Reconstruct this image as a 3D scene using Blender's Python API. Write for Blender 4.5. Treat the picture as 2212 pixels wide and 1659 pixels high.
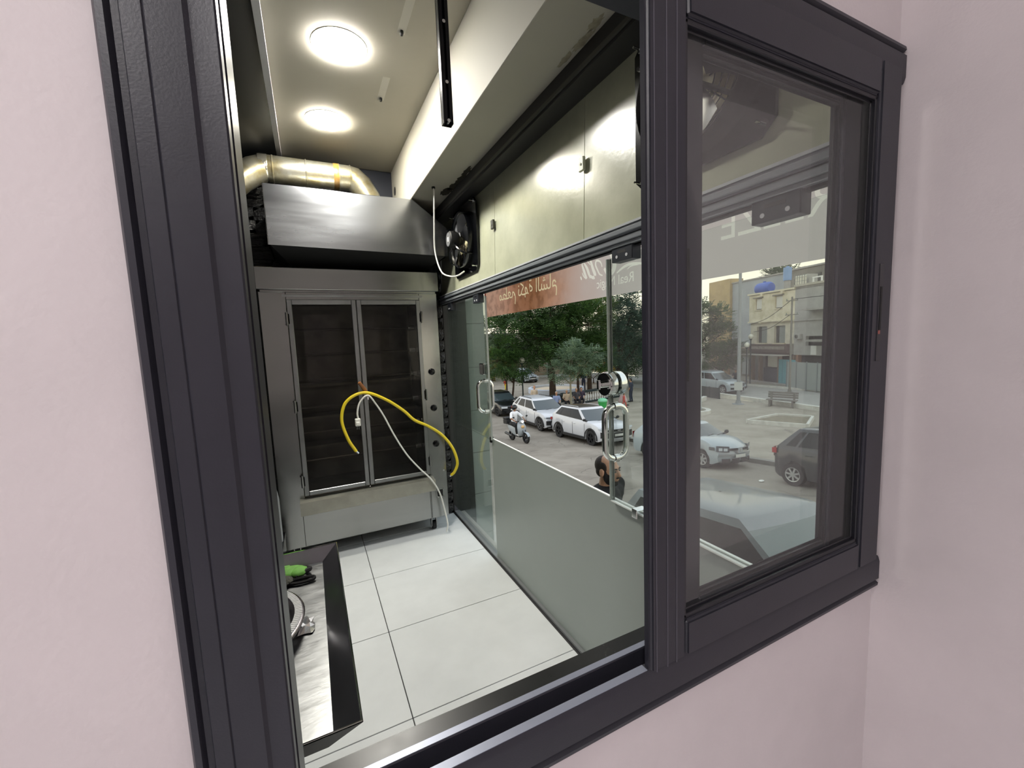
import bpy, bmesh, math, random
from mathutils import Vector, Matrix
for _o in list(bpy.data.objects): bpy.data.objects.remove(_o, do_unlink=True)
rnd = random.Random(11)
sc = bpy.context.scene
COL = sc.collection
PI = math.pi

# ------------------------------------------------------------------ camera, sky, exposure
CAMZ = 1.58
cam_d = bpy.data.cameras.new('camera'); cam_d.sensor_fit = 'HORIZONTAL'; cam_d.sensor_width = 36.0
cam_d.lens = 900.32 / 2212 * 36.0; cam_d.clip_start = 0.02; cam_d.clip_end = 500
cam = bpy.data.objects.new('camera', cam_d); COL.objects.link(cam)
_r = Vector((0.89873628, -0.4365782, -0.04089724)); _d = Vector((-0.08237699, -0.07649762, -0.99366098)); _f = Vector((0.43068218, 0.89640816, -0.10471519))
_m = Matrix((( _r.x, -_d.x, -_f.x, 0), (_r.y, -_d.y, -_f.y, 0), (_r.z, -_d.z, -_f.z, CAMZ), (0, 0, 0, 1)))
cam.matrix_world = _m
sc.camera = cam

world = bpy.data.worlds.new('dusk_sky'); sc.world = world; world.use_nodes = True
wn = world.node_tree.nodes; wl = world.node_tree.links; wn.clear()
w_out = wn.new('ShaderNodeOutputWorld'); w_bg = wn.new('ShaderNodeBackground')
w_tc = wn.new('ShaderNodeTexCoord'); w_sep = wn.new('ShaderNodeSeparateXYZ'); w_ramp = wn.new('ShaderNodeValToRGB')
wl.new(w_tc.outputs['Generated'], w_sep.inputs[0]); wl.new(w_sep.outputs['Z'], w_ramp.inputs[0])
wl.new(w_ramp.outputs[0], w_bg.inputs[0]); wl.new(w_bg.outputs[0], w_out.inputs[0])
cr = w_ramp.color_ramp
cr.elements[0].position = 0.0; cr.elements[0].color = (1.0, 0.90, 0.70, 1)
cr.elements[1].position = 1.0; cr.elements[1].color = (0.74, 0.82, 0.92, 1)
_e = cr.elements.new(0.12); _e.color = (1.0, 0.92, 0.74, 1)
_e = cr.elements.new(0.35); _e.color = (0.86, 0.88, 0.90, 1)
w_bg.inputs[1].default_value = 1.55

sc.view_settings.view_transform = 'Standard'; sc.view_settings.look = 'None'
sc.view_settings.exposure = 0.0; sc.view_settings.gamma = 1.0; sc.view_settings.use_curve_mapping = False
sc.cycles.max_bounces = 6; sc.cycles.diffuse_bounces = 3; sc.cycles.glossy_bounces = 4
sc.cycles.transparent_max_bounces = 18; sc.cycles.use_adaptive_sampling = True; sc.cycles.adaptive_threshold = 0.12; sc.cycles.use_light_tree = False; sc.cycles.caustics_reflective = False; sc.cycles.caustics_refractive = False
sc.cycles.sample_clamp_indirect = 6.0

LAMP_KITCHEN = 190.0
LAMP_DINING = 152.0

# ------------------------------------------------------------------ materials
def lin(c):
    if isinstance(c, str):
        c = [int(c[i:i+2], 16) / 255 for i in (0, 2, 4)]
        return tuple((x / 12.92 if x <= 0.04045 else ((x + 0.055) / 1.055) ** 2.4) for x in c)
    return tuple(c)
MATS = {}
def mat(name, col, rough=0.5, metal=0.0, noise=0.0, nscale=6.0, bump=0.0, bscale=40.0, spec=0.5, col2=None, coat=0.0, aniso=0.0, stretch=None, trans=0.0, rvar=0.0, detail=4.0):
    if name in MATS: return MATS[name]
    m = bpy.data.materials.new(name); m.use_nodes = True
    nt = m.node_tree; b = nt.nodes['Principled BSDF']
    c = lin(col)
    b.inputs['Base Color'].default_value = (*c, 1); b.inputs['Roughness'].default_value = rough; b.inputs['Metallic'].default_value = metal
    b.inputs['Specular IOR Level'].default_value = spec
    if coat: b.inputs['Coat Weight'].default_value = coat; b.inputs['Coat Roughness'].default_value = 0.06
    if aniso: b.inputs['Anisotropic'].default_value = aniso
    tc = nt.nodes.new('ShaderNodeTexCoord'); mp = nt.nodes.new('ShaderNodeMapping')
    nt.links.new(tc.outputs['Object'], mp.inputs[0])
    if stretch: mp.inputs['Scale'].default_value = stretch
    if noise or col2 or rvar:
        n = nt.nodes.new('ShaderNodeTexNoise'); n.inputs['Scale'].default_value = nscale; n.inputs['Detail'].default_value = detail; n.inputs['Roughness'].default_value = 0.6
        nt.links.new(mp.outputs[0], n.inputs['Vector'])
        if noise or col2:
            rmp = nt.nodes.new('ShaderNodeValToRGB'); nt.links.new(n.outputs['Fac'], rmp.inputs[0])
            c2 = lin(col2) if col2 else tuple(x * (1 - noise) for x in c)
            rmp.color_ramp.elements[0].position = 0.34; rmp.color_ramp.elements[0].color = (*c2, 1)
            rmp.color_ramp.elements[1].position = 0.64; rmp.color_ramp.elements[1].color = (*c, 1)
            nt.links.new(rmp.outputs[0], b.inputs['Base Color'])
        if rvar:
            mr = nt.nodes.new('ShaderNodeMapRange'); mr.inputs['To Min'].default_value = max(0.02, rough - rvar); mr.inputs['To Max'].default_value = rough + rvar
            nt.links.new(n.outputs['Fac'], mr.inputs[0]); nt.links.new(mr.outputs[0], b.inputs['Roughness'])
    if bump:
        n2 = nt.nodes.new('ShaderNodeTexNoise'); n2.inputs['Scale'].default_value = bscale; n2.inputs['Detail'].default_value = 3
        nt.links.new(mp.outputs[0], n2.inputs['Vector'])
        bp = nt.nodes.new('ShaderNodeBump'); bp.inputs['Strength'].default_value = bump; bp.inputs['Distance'].default_value = 0.02
        nt.links.new(n2.outputs['Fac'], bp.inputs['Height']); nt.links.new(bp.outputs[0], b.inputs['Normal'])
    MATS[name] = m
    return m
def glass(name, tint=(0.93, 0.97, 0.95), haze=0.0, hazecol=(0.75, 0.78, 0.76), refl=0.9, streak=False, fac=0.75):
    if name in MATS: return MATS[name]
    m = bpy.data.materials.new(name); m.use_nodes = True; nt = m.node_tree; nt.nodes.clear()
    out = nt.nodes.new('ShaderNodeOutputMaterial'); tr = nt.nodes.new('ShaderNodeBsdfTransparent'); gl = nt.nodes.new('ShaderNodeBsdfGlossy')
    tr.inputs[0].default_value = (*tint, 1); gl.inputs['Roughness'].default_value = 0.01; gl.inputs[0].default_value = (refl, refl, refl, 1)
    lw = nt.nodes.new('ShaderNodeLayerWeight'); lw.inputs[0].default_value = 0.22
    mr = nt.nodes.new('ShaderNodeMath'); mr.operation = 'MULTIPLY'; mr.inputs[1].default_value = fac
    nt.links.new(lw.outputs['Fresnel'], mr.inputs[0])
    mx = nt.nodes.new('ShaderNodeMixShader'); nt.links.new(mr.outputs[0], mx.inputs[0]); nt.links.new(tr.outputs[0], mx.inputs[1]); nt.links.new(gl.outputs[0], mx.inputs[2])
    last = mx
    if haze:
        df = nt.nodes.new('ShaderNodeBsdfDiffuse'); df.inputs[0].default_value = (*hazecol, 1)
        m2 = nt.nodes.new('ShaderNodeMixShader'); m2.inputs[0].default_value = haze
        if streak:
            tc = nt.nodes.new('ShaderNodeTexCoord'); n = nt.nodes.new('ShaderNodeTexNoise'); n.inputs['Scale'].default_value = 9; n.inputs['Detail'].default_value = 5
            nt.links.new(tc.outputs['Object'], n.inputs['Vector'])
            r2 = nt.nodes.new('ShaderNodeMapRange'); r2.inputs['From Min'].default_value = 0.3; r2.inputs['From Max'].default_value = 0.75
            r2.inputs['To Min'].default_value = haze * 0.6; r2.inputs['To Max'].default_value = haze * 1.6
            nt.links.new(n.outputs['Fac'], r2.inputs[0]); nt.links.new(r2.outputs[0], m2.inputs[0])
        nt.links.new(mx.outputs[0], m2.inputs[1]); nt.links.new(df.outputs[0], m2.inputs[2]); last = m2
    nt.links.new(last.outputs[0], out.inputs[0]); MATS[name] = m
    return m
def emit(name, col, s):
    m = bpy.data.materials.new(name); m.use_nodes = True; nt = m.node_tree; nt.nodes.clear()
    out = nt.nodes.new('ShaderNodeOutputMaterial'); e = nt.nodes.new('ShaderNodeEmission'); e.inputs[0].default_value = (*lin(col), 1); e.inputs[1].default_value = s
    nt.links.new(e.outputs[0], out.inputs[0]); MATS[name] = m
    return m
def cloth_translucent(name, col, col2, tw=0.45):
    m = bpy.data.materials.new(name); m.use_nodes = True; nt = m.node_tree; nt.nodes.clear()
    out = nt.nodes.new('ShaderNodeOutputMaterial'); d = nt.nodes.new('ShaderNodeBsdfDiffuse'); t = nt.nodes.new('ShaderNodeBsdfTranslucent'); mx = nt.nodes.new('ShaderNodeMixShader')
    mx.inputs[0].default_value = tw
    for s in (d, t): s.inputs[0].default_value = (*lin(col), 1)
    nt.links.new(d.outputs[0], mx.inputs[1]); nt.links.new(t.outputs[0], mx.inputs[2]); nt.links.new(mx.outputs[0], out.inputs[0])
    MATS[name] = m
    return m, nt, d, t

# ------------------------------------------------------------------ mesh helpers
class MB:
    def __init__(s): s.v = []; s.f = []
    def add(s, vs, fs):
        k = len(s.v); s.v += [tuple(p) for p in vs]; s.f += [tuple(i + k for i in f) for f in fs]; return s
    def box(s, x0, x1, y0, y1, z0, z1):
        return s.add([(x0,y0,z0),(x1,y0,z0),(x1,y1,z0),(x0,y1,z0),(x0,y0,z1),(x1,y0,z1),(x1,y1,z1),(x0,y1,z1)],
                     [(0,3,2,1),(4,5,6,7),(0,1,5,4),(1,2,6,5),(2,3,7,6),(3,0,4,7)])
    def obox(s, c, size, M):
        hx, hy, hz = size[0]/2, size[1]/2, size[2]/2
        vs = [Vector(c) + M @ Vector((a*hx, b*hy, d*hz)) for d in (-1,1) for a, b in ((-1,-1),(1,-1),(1,1),(-1,1))]
        return s.add(vs, [(0,3,2,1),(4,5,6,7),(0,1,5,4),(1,2,6,5),(2,3,7,6),(3,0,4,7)])
    def prism(s, poly, a, b, axis):
        # poly: 2D points; axis 'x': poly=(y,z); 'y': (x,z); 'z': (x,y)
        def P(p, t): return {'x': (t, p[0], p[1]), 'y': (p[0], t, p[1]), 'z': (p[0], p[1], t)}[axis]
        n = len(poly)
        return s.add([P(p, a) for p in poly] + [P(p, b) for p in poly],
                     [tuple(range(n))[::-1], tuple(range(n, 2*n))] + [(i, (i+1) % n, n+(i+1) % n, n+i) for i in range(n)])
    def cyl(s, p0, p1, r0, r1=None, n=16, caps=True):
        r1 = r0 if r1 is None else r1
        p0 = Vector(p0); p1 = Vector(p1); d = (p1 - p0).normalized()
        u = d.orthogonal().normalized(); w = d.cross(u)
        vs = []
        for p, r in ((p0, r0), (p1, r1)):
            vs += [p + (u*math.cos(2*PI*i/n) + w*math.sin(2*PI*i/n))*r for i in range(n)]
        fs = [(i, (i+1) % n, n+(i+1) % n, n+i) for i in range(n)]
        if caps: fs += [tuple(range(n))[::-1], tuple(range(n, 2*n))]
        return s.add(vs, fs)
    def tube(s, pts, r, n=8, closed=False):
        pts = [Vector(p) for p in pts]; m = len(pts)
        rr = r if isinstance(r, (list, tuple)) else [r]*m
        t0 = (pts[1]-pts[0]).normalized(); u = t0.orthogonal().normalized(); vs = []
        for i, p in enumerate(pts):
            if closed: t = (pts[(i+1) % m]-pts[i-1]).normalized()
            else: t = (pts[min(i+1, m-1)]-pts[max(i-1, 0)]).normalized()
            u = (u - t*u.dot(t)).normalized(); w = t.cross(u)
            vs += [p + (u*math.cos(2*PI*k/n)+w*math.sin(2*PI*k/n))*rr[i] for k in range(n)]
        fs = []
        for i in range(m if closed else m-1):
            j = (i+1) % m
            fs += [(i*n+k, i*n+(k+1) % n, j*n+(k+1) % n, j*n+k) for k in range(n)]
        if not closed: fs += [tuple(range(n))[::-1], tuple(range((m-1)*n, m*n))]
        return s.add(vs, fs)
    def lathe(s, prof, c=(0,0,0), axis='z', n=24, cap=False):
        vs = []
        for r, h in prof:
            for i in range(n):
                a = 2*PI*i/n; x, y = r*math.cos(a), r*math.sin(a)
                p = {'z': (x, y, h), 'x': (h, x, y), 'y': (x, h, y)}[axis]
                vs.append((c[0]+p[0], c[1]+p[1], c[2]+p[2]))
        m = len(prof)
        fs = [(j*n+i, j*n+(i+1) % n, (j+1)*n+(i+1) % n, (j+1)*n+i) for j in range(m-1) for i in range(n)]
        if cap: fs += [tuple(range(n))[::-1], tuple(range((m-1)*n, m*n))]
        return s.add(vs, fs)
    def ell(s, c, r, n=12, m=8, M=None):
        vs = [Vector((0,0,1))]; fs = []
        for j in range(1, m):
            for i in range(n):
                a = PI*j/m; b = 2*PI*i/n
                vs.append(Vector((math.sin(a)*math.cos(b), math.sin(a)*math.sin(b), math.cos(a))))
        vs.append(Vector((0,0,-1)))
        for i in range(n): fs.append((0, 1+i, 1+(i+1) % n))
        for j in range(m-2):
            for i in range(n): fs.append((1+j*n+i, 1+(j+1)*n+i, 1+(j+1)*n+(i+1) % n, 1+j*n+(i+1) % n))
        k = len(vs)-1
        for i in range(n): fs.append((k, 1+(m-2)*n+(i+1) % n, 1+(m-2)*n+i))
        out = []
        for p in vs:
            q = Vector((p.x*r[0], p.y*r[1], p.z*r[2]))
            if M is not None: q = M @ q
            out.append(Vector(c)+q)
        return s.add(out, fs)
    def grid(s, rows):
        n = len(rows[0]); vs = [p for r in rows for p in r]
        return s.add(vs, [(j*n+i, j*n+i+1, (j+1)*n+i+1, (j+1)*n+i) for j in range(len(rows)-1) for i in range(n-1)])
    def mesh(s, name, bevel=0.0, seg=1, recalc=True):
        me = bpy.data.meshes.new(name); me.from_pydata([tuple(p) for p in s.v], [], s.f); me.update()
        if recalc or bevel:
            bm = bmesh.new(); bm.from_mesh(me)
            if bevel:
                ed = [e for e in bm.edges if len(e.link_faces) == 2 and e.calc_face_angle(0) > 0.5]
                bmesh.ops.bevel(bm, geom=ed, offset=bevel, segments=seg, affect='EDGES', clamp_overlap=True)
            if recalc: bmesh.ops.recalc_face_normals(bm, faces=bm.faces)
            bm.to_mesh(me); bm.free()
        return me
    def build(s, name, m, parent=None, bevel=0.0, seg=1, smooth=35, recalc=True):
        return link(name, s.mesh(name, bevel, seg, recalc), m, parent, smooth)
def link(name, me, m, parent=None, smooth=35):
    if m is not None and not me.materials: me.materials.append(m)
    if smooth:
        me.shade_smooth()
        try: me.set_sharp_from_angle(angle=math.radians(smooth))
        except Exception: pass
    o = bpy.data.objects.new(name, me); COL.objects.link(o)
    if parent is not None:
        o.parent = parent
        if parent.get('_w'): o.matrix_parent_inverse = Matrix.Translation(-Vector(parent.location))
    return o
def tag(o, label=None, cat=None, group=None, kind=None):
    if label: o['label'] = label
    if cat: o['category'] = cat
    if group: o['group'] = group
    if kind: o['kind'] = kind
    return o
def thing(name, label, cat, loc=(0,0,0), group=None, world=True, kind=None):
    o = bpy.data.objects.new(name, None); COL.objects.link(o); o.location = loc; o.empty_display_size = 0.1
    if world: o['_w'] = 1
    return tag(o, label, cat, group, kind)
def rotz(a): return Matrix.Rotation(a, 3, 'Z')
def bez(pts, n=8):
    # Catmull-Rom through pts
    P = [Vector(p) for p in pts]; P = [P[0]*2-P[1]] + P + [P[-1]*2-P[-2]]; out = []
    for i in range(1, len(P)-2):
        for k in range(n):
            t = k/n; a, b, c, d = P[i-1], P[i], P[i+1], P[i+2]
            out.append(0.5*((2*b)+(c-a)*t+(2*a-5*b+4*c-d)*t*t+(3*b-a-3*c+d)*t**3))
    out.append(P[-2]); return out
def text_mesh(body, size, thick=0.001):
    c = bpy.data.curves.new('lettering', 'FONT'); c.body = body; c.size = size; c.extrude = thick; c.resolution_u = 3
    o = bpy.data.objects.new('lettering', c); COL.objects.link(o); bpy.context.view_layer.update()
    me = bpy.data.meshes.new_from_object(o.evaluated_get(bpy.context.evaluated_depsgraph_get()))
    bpy.data.objects.remove(o, do_unlink=True); return me
# ------------------------------------------------------------------ surface materials
M_PINK = mat('pink_plaster', 'd9d0d2', 0.7, noise=0.06, nscale=5, bump=0.05, bscale=160)
M_FRAME = mat('charcoal_aluminium', '2d2d35', 0.40, noise=0.08, nscale=30, bump=0.03, bscale=500, spec=0.4)
M_FRAME2 = mat('charcoal_inner', '1c1c22', 0.35)
M_RUB = mat('black_rubber', '0a0a0c', 0.6)
M_CEIL = mat('ceiling_paint', 'cdc8ba', 0.75, noise=0.05, nscale=2.2)
M_TILE = mat('white_floor_tile', 'f0f4f6', 0.32, noise=0.07, nscale=3.5, rvar=0.08, detail=8)
M_GROUT = mat('dark_grout', '3c3c3e', 0.8)
M_STONE = mat('black_split_stone', '16171a', 0.38, noise=0.4, nscale=9, bump=0.9, bscale=26, stretch=(1, 1, 2.2))
M_BLACKG = mat('black_gloss', '08090c', 0.16, spec=0.4)
M_CASE = mat('black_casing', '050608', 0.42, spec=0.10)
M_BLACK = mat('matt_black', '060607', 0.6)
M_STEEL = mat('brushed_steel', '9c9d9c', 0.23, metal=1.0, noise=0.10, nscale=2.5, bump=0.008, bscale=90, stretch=(0.4, 1, 3), rvar=0.05)
M_STEELD = mat('worn_steel', '989a9a', 0.34, metal=1.0, noise=0.22, nscale=4, bump=0.04, bscale=60, rvar=0.1)
M_HOOD = mat('hood_steel', 'bcbec2', 0.26, metal=1.0, noise=0.08, nscale=2, bump=0.22, bscale=1.7, rvar=0.05, stretch=(0.5, 1, 2.6))
M_TRAY = mat('tray_steel', '9b9d9f', 0.34, metal=1.0, noise=0.25, nscale=14, bump=0.02, bscale=30, stretch=(1, 3, 1), rvar=0.12, detail=8)
M_GALV = mat('galvanised_duct', 'c6c6bc', 0.32, metal=0.9, noise=0.25, nscale=7, col2='a69a74', bump=0.12, bscale=18)
M_CHROME = mat('chrome', 'dfe2e0', 0.08, metal=1.0)
M_PANEL = mat('green_grey_panel', 'c2c5ac', 0.22, noise=0.22, nscale=3.5, bump=0.02, bscale=60, rvar=0.07, detail=9, spec=0.9)
M_FILM = mat('frosted_film', 'a0a9a4', 0.34, noise=0.05, nscale=2, spec=0.35)
M_WOOD = mat('turned_wood', '9a6236', 0.5, noise=0.3, nscale=20)
M_YEL = mat('yellow_hose', 'e3cc2a', 0.45)
M_WHITEP = mat('white_plastic', 'e9e8e2', 0.4)
M_GLASS = glass('clear_glass', (0.96, 0.98, 0.97), 0.0)
M_GLASSR = glass('hazy_sash_glass', (0.985, 0.99, 0.985), 0.014, (0.85, 0.85, 0.85), fac=0.10)
M_GLASSL = glass('leaf_glass', (0.94, 0.97, 0.955), 0.02, (0.5, 0.56, 0.52), fac=0.35)
M_GLASSD = glass('oven_glass', (0.66, 0.65, 0.64), 0.02, (0.2, 0.2, 0.2), fac=0.6)
M_EDGE = mat('polished_glass_edge', '98a19c', 0.25, spec=0.6)

# ------------------------------------------------------------------ dining side: pink walls, room shell
YW0, YW1 = 0.432, 0.505
def holed_wall(name, x0, x1, z0, z1, hx0, hx1, hz0, hz1, y0, y1, m):
    b = MB()
    b.box(x0, hx0, y0, y1, z0, z1); b.box(hx1, x1, y0, y1, z0, z1); b.box(hx0, hx1, y0, y1, z0, hz0); b.box(hx0, hx1, y0, y1, hz1, z1)
    return b.build(name, m, recalc=False)
w = holed_wall('wall_front', -2.6, 1.30, 0.0, 3.1, -0.100, 1.036, 1.045, 2.078, YW0, YW1, M_PINK); tag(w, 'pink plaster wall around the sliding window', kind='structure')
w = MB().box(1.043, 1.105, -2.9, YW0, 0, 3.1).build('wall_right', M_PINK); tag(w, 'pink plaster side wall meeting the window corner', kind='structure')
w = MB().box(-2.7, -2.6, -2.9, YW0, 0, 3.1).build('wall_left', M_PINK); tag(w, 'pink plaster wall behind on the left', kind='structure')
w = MB().box(-2.7, 1.105, -3.0, -2.9, 0, 3.1).build('wall_rear', M_PINK); tag(w, 'pink plaster wall behind the camera', kind='structure')
w = MB().box(-2.7, 1.105, -3.0, 0.505, -0.12, 0.0).build('floor', M_TILE); tag(w, 'pale floor of the pink room', kind='structure')
w = MB().box(-2.7, 1.105, -3.0, 0.505, 3.1, 3.2).build('ceiling', M_CEIL); tag(w, 'white ceiling of the pink room', kind='structure')
for i, (x, y, s) in enumerate(((-0.9, -1.1, 1.0), (-1.4, -0.2, 0.6))):
    t = thing('ceiling_lamp', ('round white lamp on the pink room ceiling farther from the window', 'small round white lamp on the pink room ceiling left of the window')[i], 'lamp', (x, y, 3.1))
    MB().cyl((x, y, 3.1), (x, y, 3.07), 0.17*s**.5, n=32).build('lamp_base', M_WHITEP, t)
    MB().cyl((x, y, 3.07), (x, y, 3.055), 0.16*s**.5, n=32).build('lamp_diffuser', emit('dining_light_%s' % 'ab'[i], (1.0, 0.955, 0.95), LAMP_DINING*s), t)

# ------------------------------------------------------------------ sliding window
win = thing('window_1', 'charcoal aluminium sliding window with one side open', None, (0.45, 0.43, 1.03), kind='structure')
jamb = [(-.121,.432),(-.121,.424),(-.1185,.420),(-.1135,.4190),(-.1105,.4240),(-.1060,.4240),(-.1040,.4185),(-.0915,.4183),(-.0905,.4192),(-.0895,.4183),
        (-.0660,.4183),(-.0625,.4210),(-.0600,.4210),(-.0455,.4195),(-.0440,.4210),(-.0440,.4370),(-.0540,.4370),(-.0540,.4470),(-.0435,.4470),(-.0435,.4700),(-.0440,.505),(-.121,.505)]
MB().prism(jamb, 1.0315, 2.092, 'z').build('jamb', M_FRAME, win)
MB().box(1.026, 1.040, .436, .505, 1.0315, 2.092).build('jamb', M_FRAME2, win)
sill = [(.432,1.0315),(.424,1.0315),(.420,1.0340),(.419,1.0400),(.4240,1.0435),(.4240,1.0480),(.4185,1.0500),(.4185,1.0880),(.4210,1.0970),(.4225,1.0990),(.4330,1.0990),
        (.4335,1.0960),(.4335,1.0680),(.4585,1.0680),(.4590,1.0970),(.4605,1.0990),(.4680,1.0990),(.4700,1.0970),(.4700,1.0880),(.505,1.0880),(.505,1.0315)]
MB().prism(sill, -.1205, 1.0385, 'x').build('sill', M_FRAME, win)
MB().box(-.0435, 1.02, .434, .458, 1.0675, 1.0690).build('track_dirt', mat('track_dirt', '3a2f22', 0.9, noise=0.7, nscale=90), win)
MB().box(-.0435, 1.02, .4705, .5045, 1.0882, 1.0890).build('sill_strip', mat('wet_black_strip', '15171a', 0.3, noise=0.3, nscale=12, rvar=0.1, spec=0.3), win)
M_RIM_LIGHT = mat('rim_top_light', '8b90a0', 0.35, metal=0.3)  # light on the tops of the frame's track rims, painted as paler strips
MB().box(-.0435, .40, .4216, .4329, 1.0988, 1.0996).build('rim_light_strip', M_RIM_LIGHT, win)
MB().box(-.0435, .48, .4600, .4690, 1.0988, 1.0996).build('rim_light_strip', M_RIM_LIGHT, win)
head = [(y, 3.1235 - z) for y, z in sill]
MB().prism(head, -.1205, 1.0385, 'x').build('head', M_FRAME, win)
def sash(name, ox0, ox1, oz0, oz1, ix0, ix1, iz0, iz1, y0, y1, ypane, gm):
    b = MB()
    b.box(ox0, ix0, y0, y1, oz0, oz1); b.box(ix1, ox1, y0, y1, oz0, oz1)
    b.box(ix0, ix1, y0, y1, oz0, iz0); b.box(ix0, ix1, y0, y1, iz1, oz1)
    o = b.build(name, M_FRAME, win, bevel=0.005, seg=3)
    g = MB()   # glazing bead, set back and stepped
    e = 0.010
    for k, (yy, ee) in enumerate(((y0+0.006, 0.006), (y0+0.012, e))):
        g.box(ix0-.002, ix0+ee, yy, ypane, iz0, iz1); g.box(ix1-ee, ix1+.002, yy, ypane, iz0, iz1)
        g.box(ix0, ix1, yy, ypane, iz0-.002, iz0+ee); g.box(ix0, ix1, yy, ypane, iz1-ee, iz1+.002)
    g.build('glazing_bead', M_FRAME2, o, bevel=0.0012)
    MB().box(ix0+.004, ix1-.004, ypane-.002, ypane+.002, iz0+.004, iz1-.004).build('pane', gm, o)
    return o
s1 = sash('sash', .4025, 1.0245, 1.093, 2.050, .4730, .9530, 1.152, 1.9865, .4165, .4345, .4310, M_GLASSR)
s2 = sash('sash', .470, .990, 1.096, 2.046, .5530, .9240, 1.1390, 1.9940, .4595, .4860, .4730, M_GLASSR)
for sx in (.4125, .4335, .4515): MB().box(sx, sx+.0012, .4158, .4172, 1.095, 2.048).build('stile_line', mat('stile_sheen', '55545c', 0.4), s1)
b = MB(); b.box(.9745, .9885, .4153, .4175, 1.511, 1.694); b.build('pull_plate', M_FRAME2, s1, bevel=.0008)
MB().box(.9790, .9850, .4146, .4165, 1.570, 1.652).build('pull_slot', M_BLACK, s1)
MB().box(.9775, .9830, .4144, .4160, 1.563, 1.570).build('latch_tab', mat('red_latch', '9c5a52', 0.5), s1)
b = MB(); b.box(.507, .525, .4583, .4600, 1.506, 1.706); b.build('pull_plate', M_RUB, s2, bevel=.0008)
MB().box(.509, .517, .4574, .459, 1.570, 1.650).build('pull_slot', M_BLACK, s2)
MB().box(.508, .514, .4572, .459, 1.561, 1.568).build('latch_tab', MATS['red_latch'], s2)

# ------------------------------------------------------------------ kitchen shell
XG = 1.105
fl = MB().box(-0.9, 1.16, 0.505, 3.95, -0.14, -0.006).build('floor', M_GROUT); tag(fl, 'dark grout bed under the white kitchen tiles', kind='structure')
tile_me = {}
for ix in range(-1, 2):
    for iy in range(0, 6):
        x0 = 0.268 + 1.2*(ix-1); x1 = x0 + 1.2; y0 = 1.664 - 1.2 + 0.6*iy - 0.0; y1 = y0 + 0.6
        x0c, x1c, y0c, y1c = max(x0, -.9), min(x1, 1.088), max(y0, .506), min(y1, 3.92)
        if x1c-x0c < .03 or y1c-y0c < .03: continue
        g = 0.0022
        MB().box(x0c+g, x1c-g, y0c+g, y1c-g, -0.006, 0.0).build('tile', M_TILE, fl, bevel=0.001)
ce = MB().box(-0.9, 1.16, 0.505, 4.0, 3.10, 3.22).build('ceiling', M_CEIL); tag(ce, 'cream kitchen ceiling with two round lamps', kind='structure')
wb = MB().box(-0.9, 1.10, 3.93, 4.0, 0, 3.1).build('wall_back', M_BLACK); tag(wb, 'black stone-clad wall behind the oven', kind='structure')
st_meshes = []
for L in (.16, .24, .33, .42):
    bb = MB(); n = 5
    rows = [[(-L/2+.003+(L-.006)*i/n, -0.012-rnd.random()*.012 if 0 < i < n and 0 < j < 3 else -0.004, -.047+.094*j/3) for i in range(n+1)] for j in range(4)]
    bb.grid(rows); bb.box(-L/2+.003, L/2-.003, -.004, .004, -.047, .047)
    st_meshes.append((L, bb.mesh('stone_piece')))
def stones(parent, x0, x1, y, z0, z1):
    z = z0+.05
    while z < z1-.04:
        x = x0 - rnd.random()*.12
        while x < x1:
            L, me = rnd.choice(st_meshes)
            a, c = max(x, x0), min(x+L, x1)
            if c-a > .02: o = link('stone', me, M_STONE, parent); o.location = ((a+c)/2, y+(rnd.random()-.5)*.008, z); o.scale = ((c-a)/L, 1, 1)
            x += L
        z += .1
stones(wb, -0.85, -0.10, 3.925, 0.5, 3.05)
MB().box(0.15, 0.98, 3.918, 3.93, 2.55, 3.09).build('painted_panel', mat('navy_board', '262a36', 0.5), wb)
pier = MB().box(1.00, 1.10, 3.64, 3.93, 0, 2.66).build('wall_pier', M_BLACK); tag(pier, 'narrow black stone pier between oven and glass', kind='structure')
stones(pier, 0.99, 1.09, 3.637, 0.0, 2.6)
w = MB().box(-0.98, -0.9, 0.505, 4.0, 0, 3.1).build('wall_side', mat('dark_side_wall', '2a2a2d', 0.5)); tag(w, 'dark kitchen side wall behind the steel tray', kind='structure')
# beam along the street side, its soffit stained near the panels
m = mat('beam_paint', 'b4b1a5', 0.7, noise=0.04, nscale=2)
bm_ = MB().box(0.78, 1.16, 0.505, 3.93, 2.665, 3.10).build('beam', m, bevel=0.003); tag(bm_, 'cream ceiling beam above the street glazing', kind='structure')
MB().cyl((0.778, 3.80, 2.90), (0.7795, 3.80, 2.90), 0.035, n=20).build('pipe_hole', M_BLACK, bm_)
st = mat('soot_stain', '3a372c', 0.9, noise=0.6, nscale=30)
def blot(x, y, rx, ry, m, seed):
    r_ = random.Random(seed); n = 22
    MB().add([(x, y, 2.6644)] + [(x+rx*(.6+.5*r_.random())*math.cos(2*PI*i/n), y+ry*(.6+.5*r_.random())*math.sin(2*PI*i/n), 2.6644) for i in range(n)], [(0, 1+i, 1+(i+1) % n) for i in range(n)]).build('soot_patch', m, bm_, smooth=0)
for i, (x, y, rx, ry) in enumerate(((1.0, 2.62, .02, .09), (1.005, 2.75, .025, .12), (1.0, 2.90, .035, .10), (.985, 3.02, .04, .09))): blot(x, y, rx, ry, st, i)
mm_ = mat('mould_stain', 'a29c86', 0.9, noise=0.3, nscale=40)
for i, (x, y, rx, ry) in enumerate(((.99, 1.27, .02, .05), (1.0, 1.36, .02, .07), (.995, 1.47, .015, .06))): blot(x, y, rx, ry, mm_, 10+i)
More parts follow.
